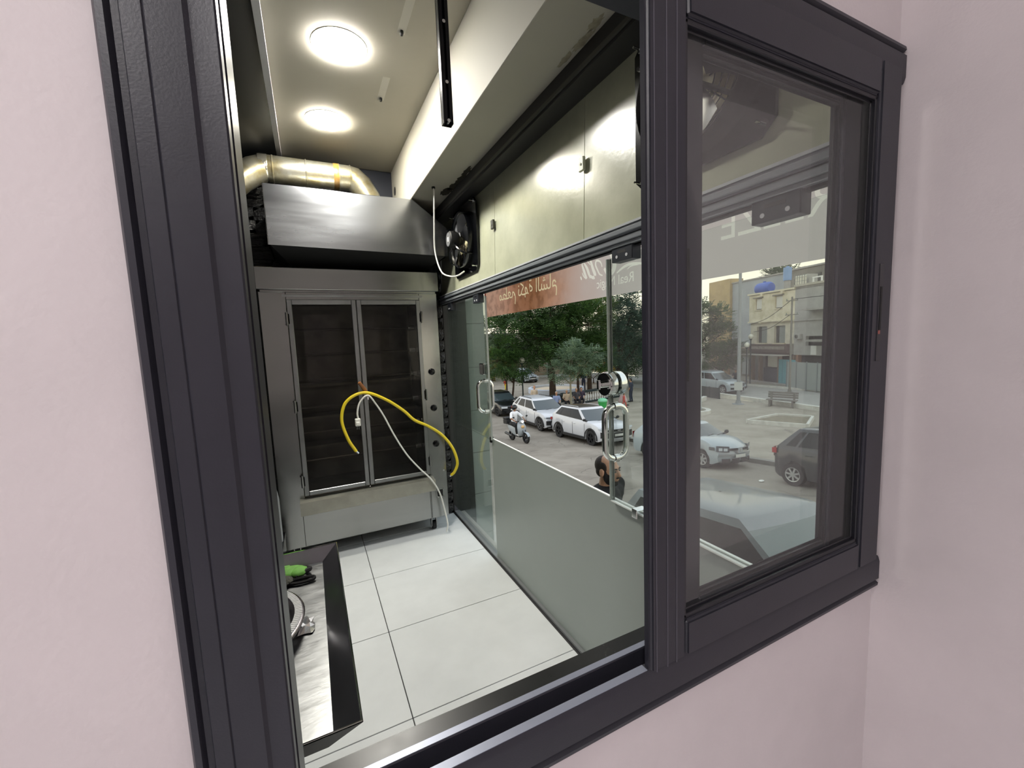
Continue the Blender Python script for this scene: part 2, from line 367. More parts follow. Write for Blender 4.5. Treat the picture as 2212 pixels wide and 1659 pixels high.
# ceiling lamps
for i, (x, y) in enumerate(((0.265, 2.41), (0.232, 3.195))):
    t = thing('ceiling_lamp', ('round lit ceiling lamp nearer the window', 'round lit ceiling lamp nearer the steel hood')[i], 'lamp', (x, y, 3.10), 'round kitchen ceiling lamps')
    MB().lathe([(0.133, 3.10), (0.133, 3.097), (0.1315, 3.0965)], (x, y, 0), n=40).build('lamp_rim', M_WHITEP, t)
    MB().lathe([(0.1315, 3.0985), (0.130, 3.0945), (0.115, 3.0885), (0.07, 3.0845), (0.0005, 3.0835)], (x, y, 0), n=40).build('lamp_diffuser', emit('lamp_light_%s' % 'ab'[i], ((1.0, 0.97, 0.90), (1.0, 0.94, 0.80))[i], LAMP_KITCHEN), t)
for i, (x, y) in enumerate(((0.533, 2.19), (0.526, 2.80))):
    MB().box(x-.007, x+.007, y-.012, y+.012, 3.082, 3.10).build('ceiling_bracket', M_BLACK, ce, bevel=.003)
    MB().box(x-.02, x+.02, y-.30 if i == 0 else y-.22, y+.02, 3.0993, 3.1).build('filler_patch', mat('filler_patch', 'e8e4d8', 0.8), ce)
# black gloss sloping extractor casing along the ceiling edge
t = thing('ceiling_casing', 'glossy black sloping casing along the ceiling edge above the tray', 'casing', (-0.4, 2.2, 2.85))
MB().prism([(-.088, 3.098), (-.88, 2.79), (-.88, 2.74), (-.10, 3.045)], 0.52, 3.82, 'y').build('casing_panel', M_CASE, t)
MB().box(-.104, -.068, .52, 3.84, 3.046, 3.0995).build('trim_strip', mat('white_trim', 'eeeef2', 0.35), t)
# hanging black rail
rl = thing('hanging_rail', 'black slotted metal rail hanging down from the ceiling', 'rail', (0.39, 1.15, 2.17))
b = MB(); b.box(.377, .381, 1.14, 1.162, 2.170, 3.0995); b.box(.400, .404, 1.14, 1.162, 2.170, 3.0995); b.box(.377, .404, 1.158, 1.162, 2.170, 3.0995); b.box(.381, .3865, 1.139, 1.142, 2.175, 3.0995); b.box(.3945, .400, 1.139, 1.142, 2.175, 3.0995)
b.build('rail_channel', mat('black_rail', '15161a', 0.25, metal=0.4), rl)
MB().box(.3868, .3940, 1.150, 1.157, 2.172, 3.0995).build('rail_core', mat('rail_core', '3a3c42', 0.2, metal=0.8), rl)
for z in (2.1725, 2.27, 2.42): MB().cyl((.3905, 1.137, z+.004), (.3905, 1.150, z+.004), .0045, n=10).build('rivet', M_CHROME, rl)

# ------------------------------------------------------------------ street-side upper wall: panels, channels, transom
up = MB().box(1.02, 1.150, .506, 3.64, 2.575, 2.664).build('trim_1', mat('dark_channel', '2b2b2c', 0.45)); tag(up, 'dark channel along the top of the street panels', kind='structure')
MB().box(1.012, 1.024, .506, 3.64, 2.590, 2.606).build('channel_lip', mat('channel_lip', '4a4a46', 0.4), up)
ws = MB().box(1.130, 1.150, .506, 3.64, 1.98, 2.60).build('wall_street', mat('panel_backing', '55574c', 0.6)); tag(ws, 'greenish panel wall above the street glazing', kind='structure')
for y0, y1 in ((.506, 1.512), (1.516, 2.462), (2.466, 3.635)):
    MB().add([(1.096, y0, 1.982), (1.096, y1, 1.982), (1.120, y1, 2.585), (1.120, y0, 2.585), (1.103, y0, 1.982), (1.103, y1, 1.982), (1.127, y1, 2.585), (1.127, y0, 2.585)], [(0,1,2,3),(4,7,6,5),(0,4,5,1),(1,5,6,2),(2,6,7,3),(3,7,4,0)]).build('panel', M_PANEL, ws)
for y, m in ((1.514, mat('clear_clip', 'cfd2c0', 0.3)), (2.464, mat('grey_clip', '4b4c46', 0.4))):
    c = MB().box(1.088, 1.102, y-.018, y+.018, 2.275, 2.330).build('clip', m, ws, bevel=.002)
    MB().cyl((1.0885, y, 2.302), (1.085, y, 2.302), .005, n=10).build('screw', M_CHROME, c)
tr = MB(); tr.box(1.070, 1.140, .506, 3.64, 1.925, 1.978); tr.box(1.060, 1.075, .506, 3.64, 1.952, 1.968); tr.box(1.078, 1.135, .506, 3.64, 1.912, 1.925)
tr = tr.build('trim_2', mat('anthracite_rail', '969ca2', 0.3, metal=0.2), bevel=.002); tag(tr, 'anthracite sliding rail across the street opening', kind='structure')
MB().box(1.066, 1.1, .506, 3.64, 1.978, 1.986).build('rail_top_edge', mat('pale_edge', 'c9cfd2', 0.35), tr)
MB().box(1.069, 1.0705, .506, 3.64, 1.943, 1.946).build('rail_groove', M_BLACK, tr)
MB().box(1.095, 1.118, .506, 3.64, 1.905, 1.913).build('rail_gasket', M_BLACK, tr)

# exhaust fans
def fan(name, label, yc, zc):
    t = thing(name, label, 'fan', (1.10, yc, zc-.25), 'black wall fans')
    h = .245; n = 36; rr = .190; x0, x1 = 1.084, 1.096
    b = MB(); sq = []
    for i in range(n):
        a = 2*PI*i/n; c, s = math.cos(a), math.sin(a); k = h/max(abs(c), abs(s)); sq.append((c*k, s*k))
    vs = []
    for x in (x0, x1):
        vs += [(x, yc+p[0], zc+p[1]) for p in sq]; vs += [(x, yc+rr*math.cos(2*PI*i/n), zc+rr*math.sin(2*PI*i/n)) for i in range(n)]
    fs = []
    for i in range(n):
        j = (i+1) % n
        fs += [(i, j, n+j, n+i), (2*n+i, 3*n+i, 3*n+j, 2*n+j), (i, 2*n+i, 2*n+j, j), (n+i, n+j, 3*n+j, 3*n+i)]
    b.add(vs, fs); b.build('plate', M_BLACKG, t)
    MB().lathe([(rr+.004, 1.040), (rr-.004, 1.050), (rr-.006, 1.095), (rr+.002, 1.095), (rr+.006, 1.045), (rr+.004, 1.040)], (0, yc, zc), 'x', n=36).build('shroud', M_BLACKG, t)
    for k in range(5):
        a0 = 2*PI*k/5; rows = []
        for i in range(6):
            r = .055+.125*i/5; row = []
            for j in range(4):
                a = a0+(.85*j/3)+.25*i/5; row.append((1.055+.030*(j/3-.5), yc+r*math.cos(a), zc+r*math.sin(a)))
            rows.append(row)
        MB().grid(rows).build('blade', mat('fan_blade', '1b1c1f', 0.3), t)
    g = MB()
    for r in (.06, .085, .11, .135, .16, .183):
        g.tube([(1.100, yc+r*math.cos(2*PI*i/32), zc+r*math.sin(2*PI*i/32)) for i in range(32)], .0022, 5, closed=True)
    for k in range(8):
        a = 2*PI*k/8; g.tube([(1.101, yc+.04*math.cos(a), zc+.04*math.sin(a)), (1.101, yc+.19*math.cos(a), zc+.19*math.sin(a))], .0022, 5)
    g.build('grille', M_BLACK, t)
    mo = MB(); mo.lathe([(.002, .962), (.050, .962), (.058, .970), (.060, 1.010), (.052, 1.030), (.030, 1.045), (.022, 1.07)], (0, yc, zc), 'x', n=24)
    mo = mo.build('motor', M_BLACK, t)
    MB().cyl((.960, yc, zc), (.9625, yc, zc), .048, n=24).build('motor_cap', mat('grey_cap', '8b8d90', 0.35, metal=0.5), mo)
    MB().box(.9588, .9605, yc-.012, yc+.012, zc-.016, zc+.016).build('sticker', M_WHITEP, mo)
    for a in (0.6, 2.2, 3.8, 5.4):
        c, s = math.cos(a), math.sin(a)
        MB().tube(bez([(.995, yc+.055*c, zc+.055*s), (.992, yc+.12*c, zc+.12*s), (1.02, yc+.19*c, zc+.19*s), (1.086, yc+.205*c, zc+.205*s)], 5), .0075, 6).build('bracket_arm', M_BLACKG, t)
    for dy in (-.215, .215):
        for dz in (-.215, .215):
            MB().cyl((1.050, yc+dy, zc+dz), (1.086, yc+dy, zc+dz), .0035, n=8).cyl((1.080, yc+dy, zc+dz), (1.085, yc+dy, zc+dz), .012, n=12).build('bolt', M_CHROME, t)
    return t
fan('exhaust_fan', 'black square exhaust fan beside the steel hood', 2.957, 2.315)
fan('exhaust_fan', 'black square exhaust fan seen through the window pane', 0.936, 2.315)
# pale discs behind the fan grilles; daylight coming through is put into their colour
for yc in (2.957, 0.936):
    MB().cyl((1.104, yc, 2.315), (1.118, yc, 2.315), .175, n=32).build('fan_daylight', mat('painted_daylight', 'd8d0a8', 0.6), ws)
c = MB().tube(bez([(.872, 2.95, 2.664), (.873, 2.95, 2.60), (.885, 3.03, 2.42), (.895, 3.08, 2.25), (.915, 3.02, 2.10), (.95, 2.92, 2.05), (1.0, 2.90, 2.055), (1.06, 2.93, 2.09)], 8), .0055, 8).build('fan_cable', M_WHITEP)
tag(c, 'white cable looping from the beam soffit to the exhaust fan', 'cable')
MB().cyl((.872, 2.95, 2.652), (.872, 2.95, 2.664), .012, n=12).build('grommet', M_BLACK, c)

# ------------------------------------------------------------------ street glazing
def leaf(label, y0, y1, z0, z1, x, m, th=.010):
    b = MB().box(x-th/2, x+th/2, y0, y1, z0, z1)
    o = b.build('glass_leaf', m); tag(o, label, 'glass door', 'sliding glass leaves')
    return o
def patch_fitting(parent, y0, y1, z0, z1, x):
    p = MB().box(x-.022, x+.022, y0, y1, z0, z1).build('patch_fitting', mat('anthracite_patch', '3c4048', 0.35, metal=0.4), parent, bevel=.002)
    MB().box(x-.0224, x-.0215, y0+.035, y1-.035, z1-.026, z1-.016).build('slot', M_BLACK, p)
    for yy in (y0+.03, y1-.03): MB().cyl((x-.0232, yy, z0+.018), (x-.020, yy, z0+.018), .006, n=12).build('screw', mat('screw_zinc', 'e6e8ea', 0.3), p)
    MB().cyl((x, (y0+y1)/2, z1-.005), (x, (y0+y1)/2, 1.915), .005, n=8).build('roller_pin', M_BLACK, p)
def pull(parent, y, z0, z1, x, r=.0125, d=.055):
    pts = []
    for sgn, zc in ((1, z1-.05), (-1, z0+.05)):
        pass
    P = []
    cr_ = .045
    def arc(cx, cz, a0, a1):
        return [(cx+cr_*math.cos(a0+(a1-a0)*i/6), y, cz+cr_*math.sin(a0+(a1-a0)*i/6)) for i in range(7)]
    P += arc(x+d-cr_, z1-cr_, 0, PI/2) + arc(x-d+cr_, z1-cr_, PI/2, PI) + arc(x-d+cr_, z0+cr_, PI, 1.5*PI) + arc(x+d-cr_, z0+cr_, 1.5*PI, 2*PI)
    h = MB().tube(P, r, 12, closed=True).build('pull_handle', M_CHROME, parent)
    for z in (z0, z1):
        MB().lathe([(r+.001, -.012), (r+.004, -.010), (r+.004, .010), (r+.001, .012)], (x, y, z), 'x', n=14).build('collar', M_CHROME, h)
lr = leaf('clear sliding glass leaf beside the window with long chrome handle and round lock', .52, 1.372, .885, 1.885, 1.105, M_GLASSL)
MB().box(1.099, 1.111, 1.366, 1.3725, .885, 1.885).build('edge_strip', M_EDGE, lr)
MB().box(1.1125, 1.1165, 1.360, 1.3665, .885, 1.885).build('edge_seal', mat('grey_seal', '5d615f', 0.5), lr)
MB().box(1.099, 1.111, .52, 1.372, .883, .8885).build('bottom_edge', mat('white_edge', 'e6ebe8', 0.3), lr)
patch_fitting(lr, 1.203, 1.317, 1.860, 1.915, 1.105)
patch_fitting(lr, .624, .748, 1.855, 1.915, 1.105)
pull(lr, 1.335, 1.078, 1.295, 1.105)
k = MB().lathe([(.002, 1.062), (.046, 1.062), (.050, 1.068), (.050, 1.096), (.046, 1.099)], (0, 1.352, 1.386), 'x', n=28).build('lock', M_CHROME, lr)
MB().lathe([(.046, 1.111), (.050, 1.114), (.050, 1.140), (.046, 1.146), (.002, 1.146)], (0, 1.352, 1.386), 'x', n=28).build('lock_back', M_CHROME, k)
MB().cyl((1.040, 1.352, 1.386), (1.064, 1.352, 1.386), .014, n=14).box(1.030, 1.042, 1.346, 1.358, 1.366, 1.406).build('thumb_turn', M_CHROME, k, bevel=.002)
ll = leaf('greenish sliding glass leaf near the oven with small chrome handle', 2.665, 3.50, .885, 1.885, 1.105, M_GLASSL)
MB().box(1.099, 1.111, 2.660, 2.6665, .885, 1.885).build('edge_strip', M_EDGE, ll)
patch_fitting(ll, 2.74, 2.84, 1.850, 1.915, 1.105)
patch_fitting(ll, 3.36, 3.45, 1.845, 1.915, 1.105)
pull(ll, 2.745, 1.078, 1.299, 1.105)
k = MB().box(1.080, 1.099, 2.70, 2.78, 1.345, 1.425).build('lock', M_CHROME, ll, bevel=.006)
MB().box(1.112, 1.130, 2.70, 2.78, 1.345, 1.425).build('lock_back', M_CHROME, k, bevel=.006)
l2 = leaf('dark green glass leaf farthest along the street rail', 2.74, 3.62, .885, 1.90, 1.128, M_GLASSL)
lp = MB().box(1.118, 1.126, 2.698, 3.62, .012, .880).build('glass_screen', M_GLASSL); tag(lp, 'clear lower glass panel beside the oven', 'glass screen')
MB().box(1.106, 1.130, 2.688, 2.712, .86, .90).build('glass_clip', M_BLACK, lp, bevel=.002)
fp = MB().box(1.118, 1.126, .506, 2.694, .012, .888).build('glass_screen', M_FILM); tag(fp, 'frosted grey lower glass panel along the street', 'glass screen')
MB().box(1.1165, 1.1275, .506, 2.694, .888, .8925).build('top_edge', mat('bright_edge', 'eef2ee', 0.25), fp)
k = MB().box(1.085, 1.14, 1.195, 1.225, .868, .905).build('glass_clip', M_CHROME, fp, bevel=.003)
bt = MB().box(1.100, 1.146, .506, 3.64, .0, .014).build('trim_3', mat('grey_floor_channel', '8d9092', 0.4, metal=0.3)); tag(bt, 'grey floor channel under the street glass', kind='structure')

# ------------------------------------------------------------------ hood and duct
hd = thing('extractor_hood', 'brushed steel extractor hood above the rotisserie oven', 'hood', (.43, 3.5, 2.26))
Y0 = 3.235
poly = [(-.183, 2.272), (1.040, 2.256), (1.042, 2.468), (.785, 2.655), (-.180, 2.662)]
b = MB(); n = len(poly)
nx = 24; rows = []
for j in range(5):
    row = []
    for i in range(nx+1):
        u = i/nx; x = -.183+1.225*u
        zb = 2.272-.016*u
        zt = 2.662-.005*u if x < .785 else 2.657-(x-.785)*.735
        row.append((x, Y0+.004*math.sin(u*9)*math.sin(j*1.3), zb+(zt-zb)*j/4))
    rows.append(row)
b.grid(rows); b.build('front_panel', M_HOOD, hd, smooth=60)
MB().box(-.187, -.182, Y0-.002, 3.90, 2.272, 2.664).build('side_panel', M_STEEL, hd)
MB().box(1.038, 1.042, Y0, 3.62, 2.256, 2.470).build('side_panel', M_STEEL, hd)
MB().add([(-.183, Y0, 2.662), (.785, Y0, 2.656), (.785, 3.9, 2.656), (-.183, 3.9, 2.662), (1.042, Y0, 2.468), (1.042, 3.9, 2.468)], [(0, 1, 2, 3), (1, 4, 5, 2)]).build('top_panel', M_STEEL, hd)
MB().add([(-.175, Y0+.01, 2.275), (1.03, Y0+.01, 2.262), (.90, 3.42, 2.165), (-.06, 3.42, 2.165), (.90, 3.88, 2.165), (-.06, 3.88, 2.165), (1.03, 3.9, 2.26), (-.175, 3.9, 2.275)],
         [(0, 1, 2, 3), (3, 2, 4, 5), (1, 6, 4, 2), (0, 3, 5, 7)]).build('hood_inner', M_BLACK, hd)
dk = thing('exhaust_duct', 'galvanised round exhaust duct lying above the hood', 'duct', (.1, 3.65, 2.88))
zc, yc, r = 2.895, 3.62, .092
MB().tube([(-.16, yc, zc), (.40, yc, zc)], r, 24).build('straight_pipe', M_GALV, dk)
MB().tube([(.395, yc, zc), (.42, yc, zc), (.475, yc-.0, zc-.05), (.53, yc-.01, zc-.14), (.545, yc-.01, zc-.22)], [r, r, r*1.03, r, r*.96], 24).build('elbow', M_GALV, dk, smooth=25)
MB().tube([(-.155, yc, zc), (-.185, yc, zc), (-.245, yc-.015, zc-.03), (-.33, yc-.04, zc-.10), (-.42, yc-.07, zc-.20)], [r, r, r*1.03, r, r*.96], 24).build('elbow', M_GALV, dk, smooth=25)
for x in (-.13, .32, .40, .09): MB().lathe([(r, -.006), (r+.004, -.003), (r+.004, .003), (r, .006)], (x, yc, zc), 'x', n=24).build('seam_ring', M_GALV, dk)
MB().lathe([(r+.0015, -.022), (r+.0025, -.02), (r+.0025, .02), (r+.0015, .022)], (.30, yc, zc), 'x', n=24).build('tape_band', mat('brown_tape', '8a6a34', 0.4, noise=0.4, nscale=20), dk)
MB().lathe([(r+.0015, -.03), (r+.0025, -.028), (r+.0025, .028), (r+.0015, .03)], (-.19, yc, zc), 'x', n=24).build('tape_band', mat('silver_tape', 'c9c6bb', 0.22, metal=0.9, bump=0.3, bscale=40), dk)

# ------------------------------------------------------------------ rotisserie oven
ov = thing('rotisserie_oven', 'tall stainless rotisserie oven with two glass doors', 'oven', (.34, 3.6, 0))
YF, YB = 3.35, 3.88
xl, xr = -.283, .962
b = MB()
b.box(xl, -.118, YF, YB, .115, 1.98); b.box(.818, xr, YF, YB, .115, 1.98); b.box(-.118, .818, YF, YB, .115, .49); b.box(-.118, .818, YF, YB, 1.925, 1.98)
b.build('body', M_STEEL, ov, bevel=.003)
MB().box(-.118, .818, 3.80, YB, .49, 1.925).build('back_lining', mat('sooty_steel', '8d897f', 0.4, metal=0.8, noise=0.5, nscale=4), ov)
MB().box(-.118, .818, YF+.01, 3.80, .48, .495).build('chamber_floor', MATS['sooty_steel'], ov)
MB().box(-.118, .818, YF+.01, 3.80, 1.92, 1.926).build('chamber_roof', MATS['sooty_steel'], ov)
MB().box(xl-.008, xr+.008, YF-.035, YB, 1.992, 2.142).box(xl+.01, xr-.01, YF-.01, YB, 1.975, 1.995).build('canopy', M_STEEL, ov, bevel=.004)
MB().box(-.142, .842, YF-.004, YF+.002, 1.945, 1.962).build('door_header', M_STEELD, ov)
for i, (x0, x1) in enumerate(((-.116, .339), (.343, .817))):
    z0, z1 = .508, 1.922; f = .032; y0 = YF-.030
    d = MB(); d.box(x0, x0+f, y0, y0+.026, z0, z1); d.box(x1-f, x1, y0, y0+.026, z0, z1); d.box(x0+f, x1-f, y0, y0+.026, z0, z0+f); d.box(x0+f, x1-f, y0, y0+.026, z1-f, z1)
    d = d.build('door', M_STEELD, ov, bevel=.003)
    MB().box(x0+f-.004, x1-f+.004, y0+.010, y0+.015, z0+f-.004, z1-f+.004).build('door_glass', M_GLASSD, d)
    hx = x0-.006 if i == 0 else x1+.006
    for z in (.62, 1.17, 1.79): MB().cyl((hx, y0-.002, z-.045), (hx, y0-.002, z+.045), .009, n=10).box(hx-.016, hx+.016, y0, y0+.006, z-.035, z+.035).build('hinge', M_STEEL, d)
for z in (.70, .92, 1.12, 1.33, 1.53, 1.72):
    s = MB().cyl((-.10, 3.58, z), (.80, 3.58, z), .010, n=10).build('spit', mat('dark_spit', '6b675f', 0.35, metal=0.9), ov)
    MB().cyl((.765, 3.58, z), (.812, 3.58, z), .022, n=14).build('spit_bush', M_CHROME, s)
for z in (.80, 1.03, 1.28): MB().box(-.10, .80, 3.56, 3.76, z, z+.02).build('rack_bar', MATS['sooty_steel'], ov)
MB().box(.345, .352, YF-.036, YF-.029, .53, 1.90).build('door_stop', M_STEELD, ov)
b = MB().prism([(YF, .487), (YF-.075, .470), (YF-.082, .478), (YF-.085, .466), (YF-.085, .384), (YF-.080, .380), (YF-.078, .460), (YF, .478)], -.150, .840, 'x').build('drip_ledge', mat('ledge_steel', 'a8a79c', 0.45, metal=0.55, noise=0.15, nscale=9), ov)
MB().box(-.140, .812, YF-.004, YF+.002, .122, .395).build('lower_panel', M_STEEL, ov, bevel=.002)
MB().box(.808, .811, YF-.0055, YF-.003, .122, .40).build('panel_seam', M_BLACK, ov)
MB().box(-.1415, -.1390, YF-.0055, YF-.003, .122, .40).build('panel_seam', M_BLACK, ov)
for z in (1.350, 1.051, .750):
    kn = MB().lathe([(.027, YF), (.027, YF-.008), (.021, YF-.012), (.018, YF-.028), (.002, YF-.030)], (.885, 0, z), 'y', n=20).build('knob', M_BLACKG, ov)
    MB().box(.8835, .8865, YF-.034, YF-.012, z-.018, z+.018).build('knob_grip', M_BLACKG, kn)
sk = MB().box(.872, .918, YF-.006, YF, .295, .355).build('power_inlet', M_BLACK, ov, bevel=.002)
MB().box(.866, .870, YF-.004, YF, .290, .360).box(.920, .924, YF-.004, YF, .290, .360).box(.866, .924, YF-.004, YF, .355, .360).box(.866, .924, YF-.004, YF, .290, .295).build('inlet_frame', M_CHROME, sk)
for x in (-.20, .84):
    for y in (3.41, 3.82):
        cs = MB().cyl((x-.014, y, .036), (x+.014, y, .036), .036, n=18).build('caster', M_RUB, ov)
        MB().box(x-.024, x-.018, y-.022, y+.022, .03, .114).box(x+.018, x+.024, y-.022, y+.022, .03, .114).box(x-.03, x+.03, y-.03, y+.03, .108, .115).build('caster_fork', M_STEEL, cs)
hk = MB().box(.362, .378, YF-.060, YF-.028, 1.175, 1.215).build('latch', M_CHROME, ov, bevel=.002)
wh = MB().tube([(.375, YF-.055, 1.205), (.350, YF-.075, 1.255), (.312, YF-.095, 1.315)], [.010, .015, .012], 12).build('wooden_handle', M_WOOD, ov)
YH = 3.262
ho = MB().tube(bez([(.254, YH, .800), (.205, YH-.005, .90), (.172, YH, 1.04), (.20, YH, 1.16), (.275, YH, 1.222), (.368, YH-.005, 1.232), (.50, YH-.01, 1.165), (.62, YH, 1.07), (.70, YH, .985), (.81, YH, .92), (.915, YH-.01, .835), (.99, YH-.03, .72), (1.020, YH-.04, .60), (1.000, YH-.02, .520), (.975, YH, .488)], 6), .0115, 10).build('gas_hose', M_YEL)
tag(ho, 'yellow gas hose draped over the wooden oven handle', 'hose')
MB().cyl((.254, YH, .800), (.268, YH, .782), .009, n=10).build('hose_fitting', M_CHROME, ho)
MB().cyl((.975, YH, .488), (.962, YH+.004, .480), .009, n=10).build('hose_fitting', M_CHROME, ho)
YC = 3.255
pc = MB().tube(bez([(.286, YC, 1.045), (.283, YC, 1.09), (.305, YC, 1.165), (.365, YC-.012, 1.215), (.42, YC, 1.14), (.47, YC, 1.045), (.54, YC, .88), (.625, YC, .715), (.72, YC, .585), (.80, YC-.01, .488), (.865, YC, .36), (.90, YC, .20), (.915, YC-.01, .085), (.905, YC, .02)], 6), .0065, 8).build('power_cable', M_WHITEP)
tag(pc, 'white power cable with plug hanging over the oven handle', 'cable')
pl = MB().box(.262, .300, YC-.016, YC+.016, .992, 1.048).box(.268, .294, YC-.02, YC+.02, 1.000, 1.024).build('plug', M_WHITEP, pc, bevel=.004)
for x in (.274, .288): MB().cyl((x, YC, .993), (x-.003, YC, .966), .0025, n=8).build('plug_pin', M_CHROME, pl)

# ------------------------------------------------------------------ steel tray table and what lies on it
tt = thing('steel_tray_table', 'stainless table with flared tray rim', 'table', (-.3, 1.18, 0))
RX0, RX1, RY0, RY1, RZ = -.64, .031, .778, 1.582, .880
FX0, FX1, FY0, FY1, FZ = -.59, -.019, .825, 1.560, .832
R_ = [(RX0, RY0, RZ), (RX1, RY0, RZ), (RX1, RY1, RZ), (RX0, RY1, RZ)]; F_ = [(FX0, FY0, FZ), (FX1, FY0, FZ), (FX1, FY1, FZ), (FX0, FY1, FZ)]
MB().add(R_ + F_, [(0, 4, 5, 1), (1, 5, 6, 2), (2, 6, 7, 3), (3, 7, 4, 0)]).build('rim', mat('rim_steel', '9c9da4', 0.30, metal=1.0, noise=0.15, nscale=4), tt, smooth=0)
MB().box(FX0, FX1, FY0, FY1, FZ-.004, FZ).build('tray_floor', M_TRAY, tt)
O_ = [(RX0-.003, RY0-.003, RZ-.001), (RX1+.003, RY0-.003, RZ-.001), (RX1+.003, RY1+.003, RZ-.001), (RX0-.003, RY1+.003, RZ-.001)]
Q_ = [(FX0+.01, FY0-.01, FZ-.012), (FX1-.01, FY0-.01, FZ-.012), (FX1-.01, FY1, FZ-.012), (FX0+.01, FY1, FZ-.012)]
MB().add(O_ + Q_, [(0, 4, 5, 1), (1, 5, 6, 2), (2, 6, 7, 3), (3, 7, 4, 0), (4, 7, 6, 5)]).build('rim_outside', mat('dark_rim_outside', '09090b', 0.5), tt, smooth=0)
MB().tube([(RX0, RY0, RZ), (RX1, RY0, RZ), (RX1, RY1, RZ), (RX0, RY1, RZ)], .0022, 6, closed=True).build('rim_edge', M_CHROME, tt)
for x in (-.57, -.20):
    for y in (1.0, 1.50): MB().box(x-.018, x+.018, y-.018, y+.018, 0, FZ-.014).build('leg', M_STEELD, tt)
MB().box(-.57, -.20, 1.0, 1.50, .25, .262).build('lower_shelf', M_STEELD, tt)
pt = thing('serving_platter', 'round silver platter with ribbed rim and brown scraps on the steel tray', 'platter', (-.272, 1.215, FZ))
pcx, pcy = -.272, 1.215
MB().lathe([(.001, FZ+.012), (.135, FZ+.012), (.150, FZ+.016), (.168, FZ+.034), (.176, FZ+.040), (.198, FZ+.043), (.204, FZ+.040), (.204, FZ+.036), (.176, FZ+.036), (.160, FZ+.020), (.140, FZ+.006), (.001, FZ+.006)], (pcx, pcy, 0), n=72).build('dish', mat('silver_platter', 'a29ea4', 0.22, metal=1.0, noise=0.3, nscale=10, rvar=0.1), pt)
g = MB()
for i in range(150):
    a = 2*PI*i/150; c, s = math.cos(a), math.sin(a)
    g.obox((pcx+.188*c, pcy+.188*s, FZ+.0435), (.018, .0058, .004), rotz(a))
g = g.build('ribbed_rim', mat('bright_ribs', 'dcdde0', 0.3, metal=0.35), pt, smooth=0); g['kind'] = 'stuff'
for i, (a, r_) in enumerate(((-.25, .10), (-.6, .12), (.1, .125), (-.45, .09))):
    MB().ell((pcx+r_*math.cos(a), pcy+r_*math.sin(a), FZ+.0145), (.012, .006, .003), 8, 6).build('food_scrap', mat('brown_scrap', '7a4222', 0.6), pt)
b = MB(); rr = random.Random(3)
rows = [[(-.10+.05*i/5+rr.uniform(-.004, .004), 1.165+.07*j/5+rr.uniform(-.004, .004), FZ+.004+rr.uniform(0, .016)*(0 < i < 5 and 0 < j < 5)) for i in range(6)] for j in range(6)]
f = b.grid(rows).build('crumpled_foil', mat('foil', 'd6d6d6', 0.25, metal=0.9), smooth=0); tag(f, 'small crumpled white foil beside the silver platter', 'foil')
gv = thing('work_glove', 'grey work glove with green palm on the steel tray', 'glove', (-.12, 1.47, FZ))
M_GG = mat('grey_knit', '5a5a52', 0.9, noise=0.4, nscale=60, bump=0.5, bscale=200); M_GN = mat('green_palm', '6fae4a', 0.7, noise=0.25, nscale=40); M_GK = mat('black_cuff', '151517', 0.8)
z = FZ
b = MB(); b.ell((-.165, 1.47, z+.014), (.065, .050, .014), 14, 8); b.ell((-.215, 1.455, z+.012), (.045, .045, .012), 12, 8); b.build('back', M_GG, gv)
for k, (dx, dy, L) in enumerate(((-.25, 1.50, .075), (-.262, 1.475, .085), (-.26, 1.45, .08), (-.248, 1.425, .065))):
    MB().tube([(dx+.03, dy, z+.012), (dx-.02, dy+.006*k, z+.014), (dx-L+.01, dy+.01*k, z+.010)], [.012, .012, .009], 8).build('finger', M_GG, gv)
MB().tube([(-.175, 1.51, z+.014), (-.15, 1.535, z+.016), (-.12, 1.545, z+.012)], [.014, .013, .010], 8).build('thumb', M_GN, gv)
b = MB(); b.ell((-.115, 1.500, z+.020), (.045, .034, .013), 12, 8); b.ell((-.09, 1.485, z+.022), (.028, .03, .012), 12, 8); b.build('palm_patch', M_GN, gv)
MB().tube(bez([(-.10, 1.46, z+.016), (-.07, 1.475, z+.022), (-.058, 1.495, z+.018), (-.07, 1.52, z+.012)], 4), .008, 8).build('cuff', M_GK, gv)
MB().tube(bez([(-.115, 1.455, z+.012), (-.08, 1.452, z+.014), (-.048, 1.448, z+.012), (-.05, 1.438, z+.008), (-.09, 1.436, z+.008), (-.12, 1.445, z+.008)], 4), .005, 6).build('strap', M_GK, gv)

# low side unit with bottles beside the oven
su = thing('side_cabinet', 'black low cabinet against the dark side wall', 'cabinet', (-.55, 2.9, 0))
MB().box(-.88, -.262, 2.55, 3.22, .03, .28).build('body', M_BLACK, su); MB().box(-.885, -.255, 2.53, 3.24, .28, .305).build('worktop', M_BLACKG, su)
for y in (2.56, 2.89): MB().box(-.262, -.256, y, y+.32, .05, .27).build('door', M_BLACKG, su, bevel=.002)
M_PET = mat('clear_bottle', '8a8d90', 0.12, spec=0.8); M_LID = mat('dark_lid', '1c1d20', 0.4)
ZS = .305
def bottle(label, x, y, h, r):
    t = thing('bottle', label, 'bottle', (x, y, ZS), 'bottles on the side cabinet')
    MB().lathe([(.001, ZS), (r, ZS), (r, ZS+h*.62), (r*.85, ZS+h*.72), (r*.38, ZS+h*.88), (r*.38, ZS+h*.94)], (x, y, 0), n=20).build('glass_body', M_PET, t)
    MB().cyl((x, y, ZS+h*.93), (x, y, ZS+h), r*.45, n=14).build('cap', M_LID, t)
bottle('tall clear bottle beside the left side of the oven', -.300, 3.10, .47, .040)
bottle('short clear bottle in front of the tall one beside the oven', -.292, 2.92, .33, .036)
jr = thing('glass_jar', 'dim glass jar between the bottles beside the oven', 'jar', (-.30, 3.01, ZS))
